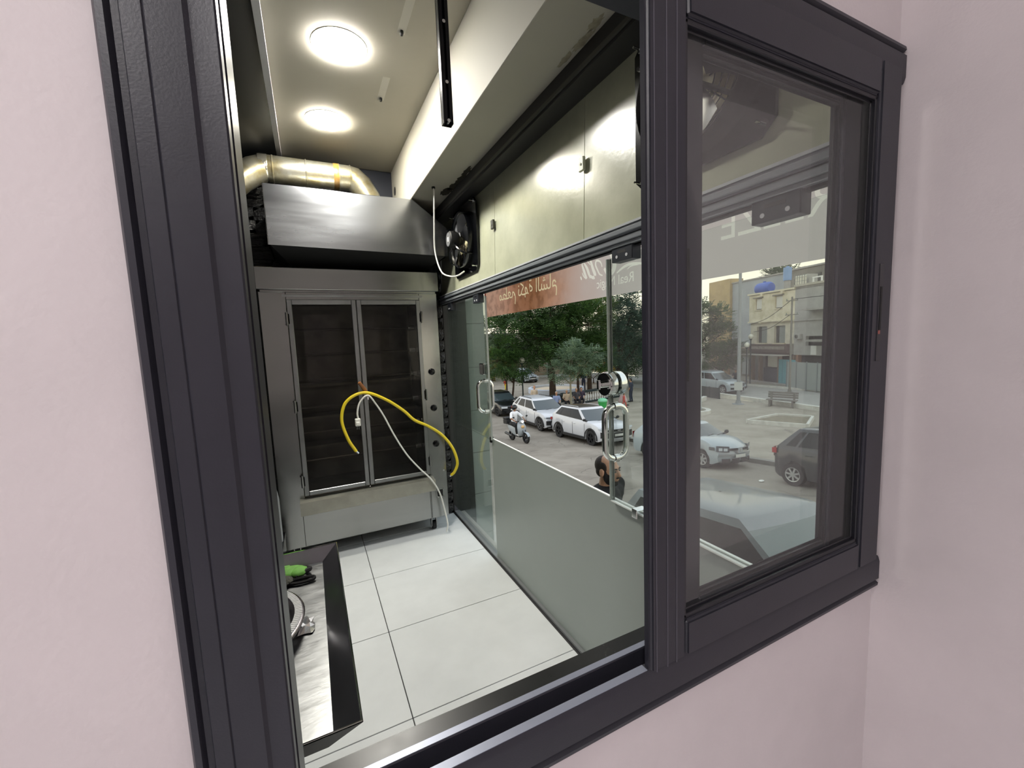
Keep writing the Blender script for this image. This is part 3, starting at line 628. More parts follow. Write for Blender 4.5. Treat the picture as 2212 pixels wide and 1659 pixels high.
MB().lathe([(.001, ZS), (.042, ZS), (.045, ZS+.12), (.032, ZS+.16)], (-.305, 3.01, 0), n=20).build('jar_body', M_PET, jr); MB().cyl((-.305, 3.01, ZS+.158), (-.305, 3.01, ZS+.19), .036, n=18).build('lid', M_LID, jr)
bx_ = thing('plastic_tub', 'pale plastic tub at the edge of the low cabinet', 'tub', (-.30, 2.72, ZS))
MB().prism([(-.355, ZS+.001), (-.272, ZS+.001), (-.265, ZS+.10), (-.362, ZS+.10)], 2.66, 2.80, 'y').build('tub_body', mat('pale_tub', 'c9ccd2', 0.4), bx_); MB().box(-.366, -.261, 2.656, 2.804, ZS+.10, ZS+.108).build('tub_rim', MATS['pale_tub'], bx_)
# ------------------------------------------------------------------ outdoors: ground
def zg(X, Y):
    s = 0.068*X + 0.093*Y; k = .35
    h = min(1, max(0, .5+.5*(2.35-s)/k)); m_ = 2.35*(1-h)+s*h-k*h*(1-h)
    return CAMZ - 2.76 - m_
def ground(name, label, x0, x1, y0, y1, m, dz=0.0, step=1.0):
    nx = max(1, int((x1-x0)/step)); ny = max(1, int((y1-y0)/step))
    rows = [[(x0+(x1-x0)*i/nx, y0+(y1-y0)*j/ny, zg(x0+(x1-x0)*i/nx, y0+(y1-y0)*j/ny)+dz) for i in range(nx+1)] for j in range(ny+1)]
    o = MB().grid(rows).build(name, m, smooth=80, recalc=False); tag(o, label, kind='structure'); return o
def asphalt(name, c1, c2, crack):
    m = mat(name, c1, 0.85, noise=0.2, nscale=0.8, col2=c2, bump=0.25, bscale=12, detail=9)
    nt = m.node_tree; b = nt.nodes['Principled BSDF']
    base = b.inputs['Base Color'].links[0].from_socket
    tc = nt.nodes.new('ShaderNodeTexCoord'); nz = nt.nodes.new('ShaderNodeTexNoise'); nz.inputs['Scale'].default_value = 0.9; nz.inputs['Detail'].default_value = 5
    nt.links.new(tc.outputs['Object'], nz.inputs['Vector'])
    mixv = nt.nodes.new('ShaderNodeMix'); mixv.data_type = 'VECTOR'; mixv.inputs[0].default_value = 0.35
    nt.links.new(tc.outputs['Object'], mixv.inputs[4]); nt.links.new(nz.outputs['Color'], mixv.inputs[5])
    vo = nt.nodes.new('ShaderNodeTexVoronoi'); vo.feature = 'DISTANCE_TO_EDGE'; vo.inputs['Scale'].default_value = crack
    nt.links.new(mixv.outputs[1], vo.inputs['Vector'])
    mr = nt.nodes.new('ShaderNodeMapRange'); mr.inputs['From Max'].default_value = 0.022; mr.inputs['To Min'].default_value = 0.5; mr.inputs['To Max'].default_value = 1.0
    nt.links.new(vo.outputs['Distance'], mr.inputs[0])
    mx = nt.nodes.new('ShaderNodeMix'); mx.data_type = 'RGBA'; mx.blend_type = 'MULTIPLY'; mx.inputs[0].default_value = 1.0
    mk = nt.nodes.new('ShaderNodeTexNoise'); mk.inputs['Scale'].default_value = 0.45; mk.inputs['Detail'].default_value = 4; nt.links.new(tc.outputs['Object'], mk.inputs['Vector'])
    mq = nt.nodes.new('ShaderNodeMapRange'); mq.inputs['From Min'].default_value = 0.48; mq.inputs['From Max'].default_value = 0.62; nt.links.new(mk.outputs['Fac'], mq.inputs[0]); nt.links.new(mq.outputs[0], mx.inputs[0])
    nt.links.new(base, mx.inputs[6]); nt.links.new(mr.outputs[0], mx.inputs[7]); nt.links.new(mx.outputs[2], b.inputs['Base Color'])
    return m
M_ROAD = asphalt('cracked_asphalt', '958e82', '7b7469', 1.3)
M_PLAZA = asphalt('plaza_paving', 'a69e90', '8c8577', 1.1)
M_KERB = mat('white_kerb', 'd5d3ca', 0.8, noise=0.25, nscale=4)
M_KERBG = mat('grey_kerb', '8d8a84', 0.85, noise=0.3, nscale=4)
M_CONC = mat('concrete', 'a9a69e', 0.85, noise=0.2, nscale=3)
ground('ground_road', 'cracked grey asphalt street below the kitchen', 1.6, 13.4, -14, 75, M_ROAD)
ground('ground_plaza', 'pale paved square beyond the parked cars', 13.4, 27.6, -14, 75, M_PLAZA, .13)
ground('ground_far_road', 'grey far road beside the old house', 27.6, 36.4, -14, 75, mat('far_asphalt', 'a5a39d', 0.85, noise=0.15, nscale=0.6))
ground('ground_yard', 'far pavement below the old house', 36.4, 95, -14, 95, mat('yard_dirt', '9a9284', 0.9, noise=0.2, nscale=0.5), .12, 3.0)
def kerb(label, pts, w, h, m, dz=0.0):
    b = MB()
    for i, (p, q) in enumerate(zip(pts[:-1], pts[1:])):
        p = Vector((p[0], p[1], zg(*p)+dz)); q = Vector((q[0], q[1], zg(*q)+dz)); d = (q-p); n = Vector((-d.y, d.x, 0)).normalized()*w/2
        b.add([p-n-Vector((0,0,.1)), p+n-Vector((0,0,.1)), q+n-Vector((0,0,.1)), q-n-Vector((0,0,.1)), p-n+Vector((0,0,h)), p+n+Vector((0,0,h)), q+n+Vector((0,0,h)), q-n+Vector((0,0,h))],
              [(0,3,2,1),(4,5,6,7),(0,1,5,4),(1,2,6,5),(2,3,7,6),(3,0,4,7)])
    o = b.build('trim_kerb', m); tag(o, label, kind='structure'); return o
kerb('grey kerb between the street and the square', [(13.4, -14+2*i) for i in range(44)], .22, .15, M_KERBG)
kerb('white painted kerb in front of the far road', [(26.6, 8.0), (27.2, 14.1), (27.75, 18.6), (28.35, 23.4)], .3, .30, M_KERB, .1)
kerb('short white kerb beside the thin pole', [(24.4, 20.6), (26.0, 21.3)], .25, .30, M_KERB, .12)
kerb('pale kerb below the old house', [(36.4, 8+4*i) for i in range(9)], .3, .16, M_KERB)
# planter
pb = thing('planter_bed', 'diamond planter bed with white kerb in the paved square', 'planter', (22.5, 13.4, zg(22.5, 13.4)+.13))
PP = [(20.9, 14.4), (23.6, 14.45), (24.3, 13.1), (22.0, 12.1)]
zp = zg(22.5, 13.4)+.13
for i in range(4):
    p = Vector((*PP[i], zp)); q = Vector((*PP[(i+1) % 4], zp)); n = Vector((-(q-p).y, (q-p).x, 0)).normalized()*.12
    MB().add([p, q, q+n, p+n, p+Vector((0,0,.22)), q+Vector((0,0,.22)), q+n+Vector((0,0,.22)), p+n+Vector((0,0,.22))], [(0,3,2,1),(4,5,6,7),(0,1,5,4),(1,2,6,5),(2,3,7,6),(3,0,4,7)]).build('kerb_side', M_KERB, pb)
MB().add([(*p, zp+.12) for p in PP], [(0, 1, 2, 3)]).build('soil', mat('dry_soil', '8d8470', 0.95, noise=0.4, nscale=6), pb)
# round kerb seat near the thin pole
rk = thing('round_kerb', 'white round kerb at the foot of the thin pole', 'kerb', (21.6, 18.3, zg(21.6, 18.3)+.13))
MB().lathe([(1.0, 0), (1.0, .22), (.72, .22), (.72, 0)], (21.3, 18.3, zg(21.6, 18.3)+.13), n=36).build('ring', M_KERB, rk); MB().cyl((21.3, 18.3, zg(21.6, 18.3)+.13), (21.3, 18.3, zg(21.6, 18.3)+.25), .72, n=30).build('soil', MATS['dry_soil'], rk)
# building under and around the kitchen
bs = MB().box(-2.6, 1.30, -3.0, 4.6, -2.4, -0.14).build('wall_base', M_CONC); tag(bs, 'concrete base of the building below the kitchen', kind='structure')
pv = ground('ground_pavement', 'narrow concrete pavement beside the building', 1.3, 2.9, -8, 12, M_CONC, .14)
pr = MB().box(1.17, 1.62, 3.98, 4.5, -2.2, 3.3).build('wall_pilaster', mat('pilaster_grout', '7d8682', 0.8)); tag(pr, 'pale tiled pilaster outside the far end of the glazing', kind='structure')
for i in range(12):
    for (x0, x1) in ((1.43, 1.618),):
        MB().box(x0, x1, 3.972, 3.982, -2.2+.44*i+.004, -2.2+.44*(i+1)-.004).build('tile', mat('pale_wall_tile', '97a39d', 0.3, noise=0.08, nscale=3), pr)
MB().box(1.17, 1.425, 3.955, 3.985, -2.2, 3.3).build('dark_reveal', mat('dark_reveal', '1b2220', 0.5), pr)
up2 = MB().box(1.16, 1.34, .0, 4.5, 2.62, 4.2).build('wall_facade', M_CONC); tag(up2, 'concrete facade above the awning', kind='structure')

# ------------------------------------------------------------------ printed awning valance, seen from behind
XB = 1.45
bn = thing('awning_banner', 'translucent printed awning banner hanging outside the glazing', 'banner', (XB, 1.6, 1.79))
mb, nt, d_, t_ = cloth_translucent('banner_cloth', 'd6b2a4', None, 0.8)
tc = nt.nodes.new('ShaderNodeTexCoord'); sp = nt.nodes.new('ShaderNodeSeparateXYZ'); nt.links.new(tc.outputs['Object'], sp.inputs[0])
rp = nt.nodes.new('ShaderNodeValToRGB'); mr = nt.nodes.new('ShaderNodeMapRange'); mr.inputs['From Min'].default_value = 0.4; mr.inputs['From Max'].default_value = 3.6
nz = nt.nodes.new('ShaderNodeTexNoise'); nz.inputs['Scale'].default_value = 3.0; nz.inputs['Detail'].default_value = 6; nt.links.new(tc.outputs['Object'], nz.inputs['Vector'])
ad = nt.nodes.new('ShaderNodeMath'); ad.operation = 'MULTIPLY_ADD'; ad.inputs[1].default_value = 0.7; nt.links.new(nz.outputs['Fac'], ad.inputs[0]); nt.links.new(sp.outputs['Y'], ad.inputs[2])
nt.links.new(ad.outputs[0], mr.inputs[0]); nt.links.new(mr.outputs[0], rp.inputs[0])
e = rp.color_ramp.elements
e[0].position = 0.0; e[0].color = (*lin('cfcac6'), 1); e[1].position = 1.0; e[1].color = (*lin('c8a08c'), 1)
for pos, c in ((0.55, 'd2cac6'), (0.66, 'ccb4aa'), (0.74, 'c2947a'), (0.82, '98694a'), (0.90, 'bc8c74')):
    q = rp.color_ramp.elements.new(pos); q.color = (*lin(c), 1)
# speckled lower edge of the printed dish
n3 = nt.nodes.new('ShaderNodeTexNoise'); n3.inputs['Scale'].default_value = 16; n3.inputs['Detail'].default_value = 3; nt.links.new(tc.outputs['Object'], n3.inputs['Vector'])
r3 = nt.nodes.new('ShaderNodeMapRange'); r3.inputs['From Min'].default_value = .46; r3.inputs['From Max'].default_value = .60; r3.inputs['To Min'].default_value = 1.0; r3.inputs['To Max'].default_value = .72; nt.links.new(n3.outputs['Fac'], r3.inputs[0])
yg = nt.nodes.new('ShaderNodeMapRange'); yg.inputs['From Min'].default_value = 2.15; yg.inputs['From Max'].default_value = 2.5; nt.links.new(sp.outputs['Y'], yg.inputs[0])
m5 = nt.nodes.new('ShaderNodeMix'); m5.data_type = 'RGBA'; m5.blend_type = 'MULTIPLY'; nt.links.new(yg.outputs[0], m5.inputs[0]); nt.links.new(rp.outputs[0], m5.inputs[6]); nt.links.new(r3.outputs[0], m5.inputs[7])
for s in (d_, t_): nt.links.new(m5.outputs[2], s.inputs[0])
MB().cyl((XB, -.6, 2.60), (XB, 3.50, 2.60), .018, n=12).build('top_bar', M_STEELD, bn)
MB().box(XB-.006, XB+.012, 3.485, 3.50, 1.80, 2.62).build('end_strip', mat('red_strip', 'c23a2c', 0.5), bn)
for y in (.2, 1.7, 3.3): MB().tube([(XB, y, 2.60), (1.36, y, 2.76)], .014, 8).build('support_arm', M_STEELD, bn)
ML, _, _, _ = cloth_translucent('banner_lettering', 'f6f4ea', None, 0.8)
MLY, _, _, _ = cloth_translucent('banner_gold_lettering', 'ecdcb4', None, 0.8)
from mathutils.geometry import delaunay_2d_cdt
BV = [Vector(q) for q in ((-.6, 1.79), (3.485, 1.79), (3.485, 2.59), (-.6, 2.59))]; BF = [[0, 1, 2, 3]]; BK = [0]
def banner_text(body, y0, y1, z, kind):
    me = text_mesh(body, 1.0, 0.0)
    xs = [v.co.x for v in me.vertices]; s = (y1-y0)/(max(xs)-min(xs)); mn = min(xs); k0 = len(BV)
    for v in me.vertices: BV.append(Vector((y0+(v.co.x-mn)*s, z+v.co.y*s)))
    for f in me.polygons:
        BF.append([k0+i for i in f.vertices]); BK.append(kind)
banner_text('BREEZE', .655, 1.122, 1.926, 1)
banner_text('Real Magic', 1.602, 1.892, 1.842, 1)
ar = '\uFEE3\uFEC4\uFECC\uFEE2 \uFEE7\uFEDC\uFEEC\uFE94 \uFE8D\uFEDF\uFEB8\uFE8E\uFEE1'
banner_text(ar[::-1], 2.30, 3.19, 1.905, 2)
def ribbon(pts, w):
    P = bez([(0, a, c) for a, c in pts], 5); k0 = len(BV)
    for i, p in enumerate(P):
        t = (P[min(i+1, len(P)-1)]-P[max(i-1, 0)]).normalized(); n = Vector((0, -t.z, t.y)); k = i/(len(P)-1); ww = w*(.35+.65*math.sin(PI*min(1, max(0, .08+.84*k))))
        BV.append(Vector((p.y-n.y*ww/2, p.z-n.z*ww/2))); BV.append(Vector((p.y+n.y*ww/2, p.z+n.z*ww/2)))
    for i in range(len(P)-1): BF.append([k0+2*i, k0+2*i+1, k0+2*i+3, k0+2*i+2]); BK.append(1)
for pts, w in (([(2.026,1.996),(2.01,1.963),(1.994,1.93),(1.98,1.91)], .02), ([(2.002,1.996),(1.978,1.966),(1.962,1.935),(1.947,1.907)], .02), ([(2.025,1.949),(2.011,1.927),(1.988,1.907)], .008), ([(2.028,1.996),(2.012,2.002),(2.0,1.996)], .008),
               ([(1.965,2.041),(1.943,2.0),(1.922,1.952),(1.906,1.921),(1.91,1.907),(1.93,1.908),(1.949,1.921)], .022), ([(2.0,2.042),(1.977,2.01),(1.947,1.979)], .008),
               ([(1.84,1.905),(1.865,1.916),(1.883,1.942),(1.898,1.968),(1.894,1.989),(1.875,1.989),(1.854,1.976),(1.842,1.951)], .012),
               ([(1.82,2.075),(1.794,2.05),(1.771,2.012),(1.752,1.979),(1.741,1.948),(1.75,1.92),(1.771,1.907),(1.80,1.911),(1.825,1.94)], .03), ([(1.867,2.049),(1.855,2.031),(1.834,2.01)], .009),
               ([(1.725,1.9),(1.694,1.913),(1.662,1.923),(1.625,1.927),(1.57,1.921),(1.50,1.905)], .014), ([(1.646,1.905),(1.625,1.915),(1.595,1.917),(1.57,1.914)], .006),
               ([(1.72,2.02),(1.699,1.965),(1.683,1.95),(1.666,1.958),(1.66,2.0)], .014), ([(1.666,1.959),(1.648,1.947),(1.632,1.958),(1.62,2.0)], .014), ([(1.619,1.961),(1.592,1.947),(1.572,1.953),(1.55,1.99)], .016), ([(2.042,1.93),(2.036,1.918),(2.03,1.909)], .012)):
    ribbon(pts, w)
cv, _, cf, _, _, cof = delaunay_2d_cdt(BV, [], BF, 1, 1e-6)
sets = {0: [], 1: [], 2: []}
bins = {}
for f, kd in zip(BF[1:], BK[1:]):
    q = [BV[i] for i in f]; lo = min(c.x for c in q); hi = max(c.x for c in q)
    for i in range(int(lo*50), int(hi*50)+1): bins.setdefault(i, []).append((q, kd))
def inside(q, c):
    s = 0
    for i in range(len(q)):
        a, b = q[i], q[(i+1) % len(q)]; d = (b.x-a.x)*(c.y-a.y)-(b.y-a.y)*(c.x-a.x)
        if abs(d) < 1e-12: continue
        if s == 0: s = 1 if d > 0 else -1
        elif (d > 0) != (s > 0): return False
    return True
for f in cf:
    c = sum((cv[i] for i in f), Vector((0, 0)))/len(f); kd = 0
    for q, kk in bins.get(int(c.x*50), ()):
        if inside(q, c): kd = kk; break
    sets[kd].append(f)
def banner_piece(nm, fs, m):
    idx = {}; vs = []
    for f in fs:
        for i in f:
            if i not in idx: idx[i] = len(vs); vs.append((XB, cv[i][0], cv[i][1]))
    MB().add(vs, [tuple(idx[i] for i in f) for f in fs]).build(nm, m, bn, smooth=0, recalc=False)
banner_piece('banner_fabric', sets[0], mb)
for kind, m in ((1, ML), (2, MLY)):
    par = {}
    def fd(i):
        while par.setdefault(i, i) != i: i = par[i]
        return i
    for f in sets[kind]:
        for i in f[1:]: par[fd(f[0])] = fd(i)
    comp = {}
    for f in sets[kind]: comp.setdefault(fd(f[0]), []).append(f)
    for c in comp.values(): banner_piece('letter', c, m)

# ------------------------------------------------------------------ cars
M_TYRE = mat('tyre', '1d1d1e', 0.8); M_RIMB = mat('black_rim', '26272a', 0.3, metal=0.6); M_RIMS = mat('alloy_rim', 'b4b7ba', 0.3, metal=0.8)
M_CGL = mat('car_window', '3a4548', 0.06, spec=0.8); M_CGS = mat('car_side_window', '0d1011', 0.08, spec=0.35); M_CTR = mat('black_trim', '1a1b1d', 0.55); M_LAMP = mat('lamp_lens', 'cfd6da', 0.1, spec=0.9); M_LAMPD = mat('dark_lamp_lens', '4a4f54', 0.12, spec=0.9)
M_TAIL = mat('tail_lamp', 'a01818', 0.2); M_PLATE = mat('number_plate', 'dadad2', 0.5); M_SHADOWGAP = mat('panel_gap', '2a2b2d', 0.8)
def paint(name, c, r=0.25): return mat(name, c, r, coat=0.6, spec=0.5)
def ss(a, b, x):
    t = min(1, max(0, (x-a)/(b-a))); return t*t*(3-2*t)
def car(name, label, X, Y, L, W, H, wb, wr, pm, s, yaw=0.0, roofm=None, rims=M_RIMB, cat='car', glassm=None):
    glassm = glassm or M_CGL
    t = thing(name, label, cat, world=False)
    hl = L/2; hw = W/2
    clear = s.get('clear', .20); zc, zn, zr = s['cowl'], s['nose'], s['tail']
    xf = hl - s['foh']; xrw = xf - wb
    xc = s['ws0']; xcr = s['rw0']
    Ra = wr+s.get('archgap', .055)
    def deck(x):
        if x > xc: return zn+(zc-zn)*(1-((x-xc)/(hl-xc))**1.9)
        if x > xcr: return zc+(zr-zc)*(xc-x)/(xc-xcr)
        return zr-.02*((xcr-x)/(xcr+hl+1e-6))
    N = 74; rows = []
    for k in range(N+1):
        x = -hl+L*k/N
        tf = max(0, (x-(hl-.28))/.28); tr_ = max(0, ((-hl+.20)-x)/.20)
        w_ = hw*(1-.05*tf**2-.04*tr_**2)*(1-.03*ss(.25*L, .5*L, abs(x)))
        zb = clear+.10*tf**2+.10*tr_**2
        for xw in (xf, xrw):
            if abs(x-xw) < Ra: zb = max(zb, wr+math.sqrt(Ra*Ra-(x-xw)**2)-.02)
        dz = deck(x)-.10*tf**3-.10*tr_**3
        zm = max(zb+.05, .52*(clear+dz)); zs = max(zm+.05, dz-.10)
        sec = [(0, zb+.02), (w_*.80, zb+.02), (w_*.965, zb), (w_*.985, zb+.03), (w_*1.0, zm), (w_*.985, zs), (w_*.95, dz-.03), (w_*.80, dz+.002), (w_*.45, dz+.018), (0, dz+.022)]
        row = []
        for y, z in [(-y, z) for y, z in reversed(sec[1:])] + sec:
            bow = (s.get('bow', .16)*(abs(y)/hw)**2.2)*(ss(.30*L, .5*L, x)-.6*ss(.30*L, .5*L, -x))
            row.append((x-bow, y, z))
        rows.append(row)
    b = MB().grid(rows)
    n = len(rows[0]); b.f.append(tuple(range(n))); b.f.append(tuple(N*n+i for i in range(n))[::-1])
    b.build('body', pm, t, smooth=42)
    # cabin shell
    nF, nS, nR = 10, 40, 10
    def loop(v):
        z = zc-.04 + (H-.035-zc+.04)*v; zrr = zr-.04 + (H-.035-zr+.04)*v
        a = s['ws0']+(s['ws1']-s['ws0'])*v; c = s['rw0']+(s['rw1']-s['rw0'])*v; h_ = (hw*.93)+(hw*s.get('tumble', .74)-hw*.93)*v**1.25
        P = []
        for i in range(nF): y = -h_+2*h_*i/nF; P.append((a+s.get('wsbow', .10)*(1-(y/h_)**2)-.02, y, z))
        for i in range(nS): k = i/nS; P.append((a-.02+(c-a+.02)*k, h_*(1+.03*math.sin(PI*k)), z+(zrr-z)*k))
        for i in range(nR): y = h_-2*h_*i/nR; P.append((c-.07*(1-(y/h_)**2), y, zrr))
        for i in range(nS): k = 1-i/nS; P.append((a-.02+(c-a+.02)*k, -h_*(1+.03*math.sin(PI*k)), z+(zrr-z)*k))
        return P
    vs_ = [0, .10, .5, .86, 1.0]; LP = [loop(v) for v in vs_]; n = len(LP[0])
    parts = {}
    for r in range(4):
        for i in range(n):
            key = 'shell'
            if r in (1, 2):
                if i < nF: key = 'windscreen'
                elif nF+nS <= i < nF+nS+nR: key = 'rear_window'
                else:
                    k = (i-nF+.5)/nS if i < nF+nS else 1-(i-nF-nS-nR+.5)/nS
                    for q, (a, c) in enumerate(s['win']):
                        if a < k < c: key = 'window_%d_%d' % (q, i < nF+nS)
                    if key == 'shell' and s.get('blackpillar') and s['win'][0][0] < k < s['win'][-1][1]: key = 'pillar_trim'
            j = (i+1) % n
            parts.setdefault(key, MB()).add([LP[r][i], LP[r][j], LP[r+1][j], LP[r+1][i]], [(0, 1, 2, 3)])
    top = LP[-1]; cx = sum(p[0] for p in top)/n
    prev = top
    rf = MB()
    for sc_, up_ in ((.93, .022), (.6, .036), (.02, .040)):
        cur = [(cx+(p[0]-cx)*sc_, p[1]*sc_, p[2]+up_) for p in top]
        for i in range(n): rf.add([prev[i], prev[(i+1) % n], cur[(i+1) % n], cur[i]], [(0, 1, 2, 3)])
        prev = cur
    def weld(mb_, nm, m_):
        me = mb_.mesh(nm, recalc=False); bm2 = bmesh.new(); bm2.from_mesh(me); bmesh.ops.remove_doubles(bm2, verts=bm2.verts, dist=.001); bmesh.ops.recalc_face_normals(bm2, faces=bm2.faces); bm2.to_mesh(me); bm2.free()
        return link(nm, me, m_, t, 50)
    weld(rf, 'roof', roofm or pm)
    for key, mb_ in parts.items():
        if key == 'shell': weld(mb_, 'cabin_frame', pm)
        elif key == 'pillar_trim': weld(mb_, 'pillar_trim', M_CTR)
        else: weld(mb_, key if not key.startswith('window') else 'side_window', glassm if not key.startswith('window') else M_CGS)
    # wheels
    for xw in (xf, xrw):
        for sg in (-1, 1):
            yo = sg*(hw*.985); yi = sg*(hw*.985-.20)
            w = MB().lathe([(wr*.62, yi), (wr*.96, yi), (wr, yi+sg*.03), (wr, yo-sg*.03), (wr*.96, yo), (wr*.66, yo), (wr*.62, yo-sg*.03)], (xw, 0, wr), 'y', n=28).build('wheel', M_TYRE, t)
            MB().cyl((xw, yi, wr), (xw, yo-sg*.07, wr), wr*.62, n=24).build('brake_disc', M_SHADOWGAP, w)
            rim = MB().lathe([(wr*.60, yo-sg*.05), (wr*.64, yo-sg*.004), (wr*.57, yo-sg*.008), (wr*.55, yo-sg*.05)], (xw, 0, wr), 'y', n=28)
            for q in range(s.get('spokes', 5)):
                a = 2*PI*q/s.get('spokes', 5)+.3
                rim.obox((xw+wr*.32*math.cos(a), yo-sg*.020, wr+wr*.32*math.sin(a)), (wr*.56, .022, wr*s.get('spw', .20)), Matrix.Rotation(-a, 3, 'Y'))
            rim.cyl((xw, yo-sg*.03, wr), (xw, yo-sg*.006, wr), wr*.13, n=14); rim.build('rim', rims, w)
    # arch cladding
    if s.get('clad'):
        for xw in (xf, xrw):
            for sg in (-1, 1):
                rws = []
                for q in range(17):
                    a = PI*q/16*1.06-.1
                    rws.append([(xw+(Ra-.012)*math.cos(a), sg*(hw+.004), wr+(Ra-.012)*math.sin(a)-.02), (xw+(Ra+.055)*math.cos(a), sg*(hw+.006), wr+(Ra+.055)*math.sin(a)-.02), (xw+(Ra+.06)*math.cos(a), sg*(hw-.03), wr+(Ra+.06)*math.sin(a)-.02)])
                MB().grid(rws).build('arch_trim', M_CTR, t)
        for sg in (-1, 1): MB().box(xrw+Ra, xf-Ra, sg*(hw+.006)-.02, sg*(hw+.006)+.006, clear-.01, clear+.13).build('sill_trim', M_CTR, t, bevel=.01)
    def front_patch(nm, y0, y1, z0, z1, m_, off=.0, rear=False, slant=0.0, th=.035, nn=8):
        rws = []
        for q in range(nn+1):
            y = y0+(y1-y0)*q/nn; k = q/nn
            bw = s.get('bow', .16)*(min(1.05, abs(y)/hw))**2.2
            x = (hl-bw+.006+off) if not rear else (-hl+.6*bw*0-.006-off+ s.get('bow', .16)*.6*(abs(y)/hw)**2.2)
            dx = -th if not rear else th
            za, zb_ = z0+slant*k, z1+slant*k
            rws.append([(x+dx, y, zb_), (x, y, zb_), (x, y, za), (x+dx, y, za)])
        return MB().grid(rws).build(nm, m_, t)
    for nm, y0, y1, z0, z1, m_, off, sl in s['front']:
        front_patch(nm, y0*hw, y1*hw, z0, z1, m_, off, False, sl)
        if y0 > 0: front_patch(nm, -y0*hw, -y1*hw, z0, z1, m_, off, False, sl)
    for nm, y0, y1, z0, z1, m_, off, sl in s.get('rear', ()):
        front_patch(nm, y0*hw, y1*hw, z0, z1, m_, off, True, sl)
        if y0 > 0: front_patch(nm, -y0*hw, -y1*hw, z0, z1, m_, off, True, sl)
    # head lamp wrap on the flanks, mirrors, door gaps, handles
    for sg in (-1, 1):
        for nm, x0, x1, z0, z1, m_ in s.get('side', ()):
            ww = hw*(1-.03*ss(.25*L, .5*L, abs((x0+x1)/2)))
            MB().box(x0, x1, sg*ww-.012, sg*ww+.012, z0, z1).build(nm, m_, t, bevel=.006)
        mx_ = s['ws0']-.12
        mr_ = MB().ell((mx_, sg*(hw*.93+.11), zc+.09), (.06, .095, .065), 12, 8).build('mirror', s.get('mirror', pm), t)
        MB().box(mx_-.02, mx_+.03, min(sg*hw*.88, sg*(hw*.93+.06)), max(sg*hw*.88, sg*(hw*.93+.06)), zc+.01, zc+.06).build('mirror_arm', M_CTR, mr_)
        for dx in s.get('doors', ()):
            MB().box(dx-.006, dx+.006, sg*(hw+.0025)-.006, sg*(hw+.0025), clear+.14, zc-.10).build('door_gap', M_SHADOWGAP, t)
        for dx in s.get('handles', ()):
            MB().box(dx-.09, dx+.09, sg*(hw+.006)-.02, sg*(hw+.006)+.008, zc-.17, zc-.145).build('door_handle', s.get('handlem', pm), t, bevel=.006)
        if s.get('rails'):
            MB().tube(bez([(s['ws1']-.18, sg*hw*.66, H-.02), (s['ws1']-.30, sg*hw*.665, H+.012), (s['rw1']+.35, sg*hw*.665, H+.012), (s['rw1']+.15, sg*hw*.66, H-.02)], 6), .014, 8).build('roof_rail', s['rails'], t)
    for q in (-.35, .2): MB().tube([(s['ws0']+.05, q*hw-.05, zc+.01), (s['ws0']-.02, q*hw+.45*hw, zc+.06)], .010, 6).build('wiper', M_CTR, t)
    MB().box(-hl*.9, hl*.88, -hw*.8, hw*.8, clear-.02, clear+.05).build('underbody', M_SHADOWGAP, t)
    # stand it on the sloping street
    e_ = .8; gx = (zg(X+e_, Y)-zg(X-e_, Y))/(2*e_); gy = (zg(X, Y+1.2)-zg(X, Y-1.2))/2.4
    up_ = Vector((-gx, -gy, 1)).normalized(); fw = Vector((math.sin(yaw), -math.cos(yaw), 0)); fw = (fw-up_*fw.dot(up_)).normalized(); lf = up_.cross(fw)
    z0 = zg(X, Y) + (.13 if 13.4 < X < 27.6 else 0)
    t.matrix_world = Matrix(((fw.x, lf.x, up_.x, X), (fw.y, lf.y, up_.y, Y), (fw.z, lf.z, up_.z, z0), (0, 0, 0, 1)))
    return t
WHITE = paint('white_car_paint', 'cdd0d4'); SILVER = paint('silver_car_paint', 'a2abb0', 0.3); DARK = paint('dark_grey_car_paint', '2c2f33'); GREYBLUE = paint('dusty_grey_paint', '6d7577', 0.35); BLACKP = paint('black_car_paint', '141618')
suv = dict(cowl=1.06, nose=.86, tail=1.20, foh=.86, ws0=1.08, ws1=.16, rw0=-2.02, rw1=-1.45, clear=.24, archgap=.07, tumble=.70, clad=True, win=[(.10, .42), (.46, .76), (.80, .93)], mirror=M_CTR, doors=(.88, -.10, -1.02), handles=(.05, -.90), rails=WHITE, bow=.20, blackpillar=True,
    front=[('head_lamp', .48, .93, .80, .90, M_LAMP, .01, -.01), ('grille', -.62, .62, .70, .80, M_CTR, .012, 0), ('grille', -.66, .66, .42, .66, M_CTR, .012, 0), ('fog_lamp', .70, .96, .44, .70, M_CTR, .010, 0), ('number_plate', -.26, .26, .50, .60, M_PLATE, .03, 0), ('skid_plate', -.60, .60, .27, .36, M_RIMS, .02, 0), ('emblem', -.10, .10, .735, .775, M_RIMS, .024, 0)],
    rear=[('tail_lamp', .45, .95, .88, .99, M_TAIL, .01, 0), ('number_plate', -.26, .26, .72, .82, M_PLATE, .02, 0)], side=[('head_lamp', 1.88, 2.02, .79, .87, M_LAMP), ('tail_lamp', -2.16, -2.02, .86, .99, M_TAIL)])
car('suv', 'white suv with dark roof and black wheels, parked behind the chrome handle', 12.07, 16.55, 4.38, 1.86, 1.66, 2.72, .355, WHITE, suv, roofm=paint('bronze_roof', '453d36', 0.4))
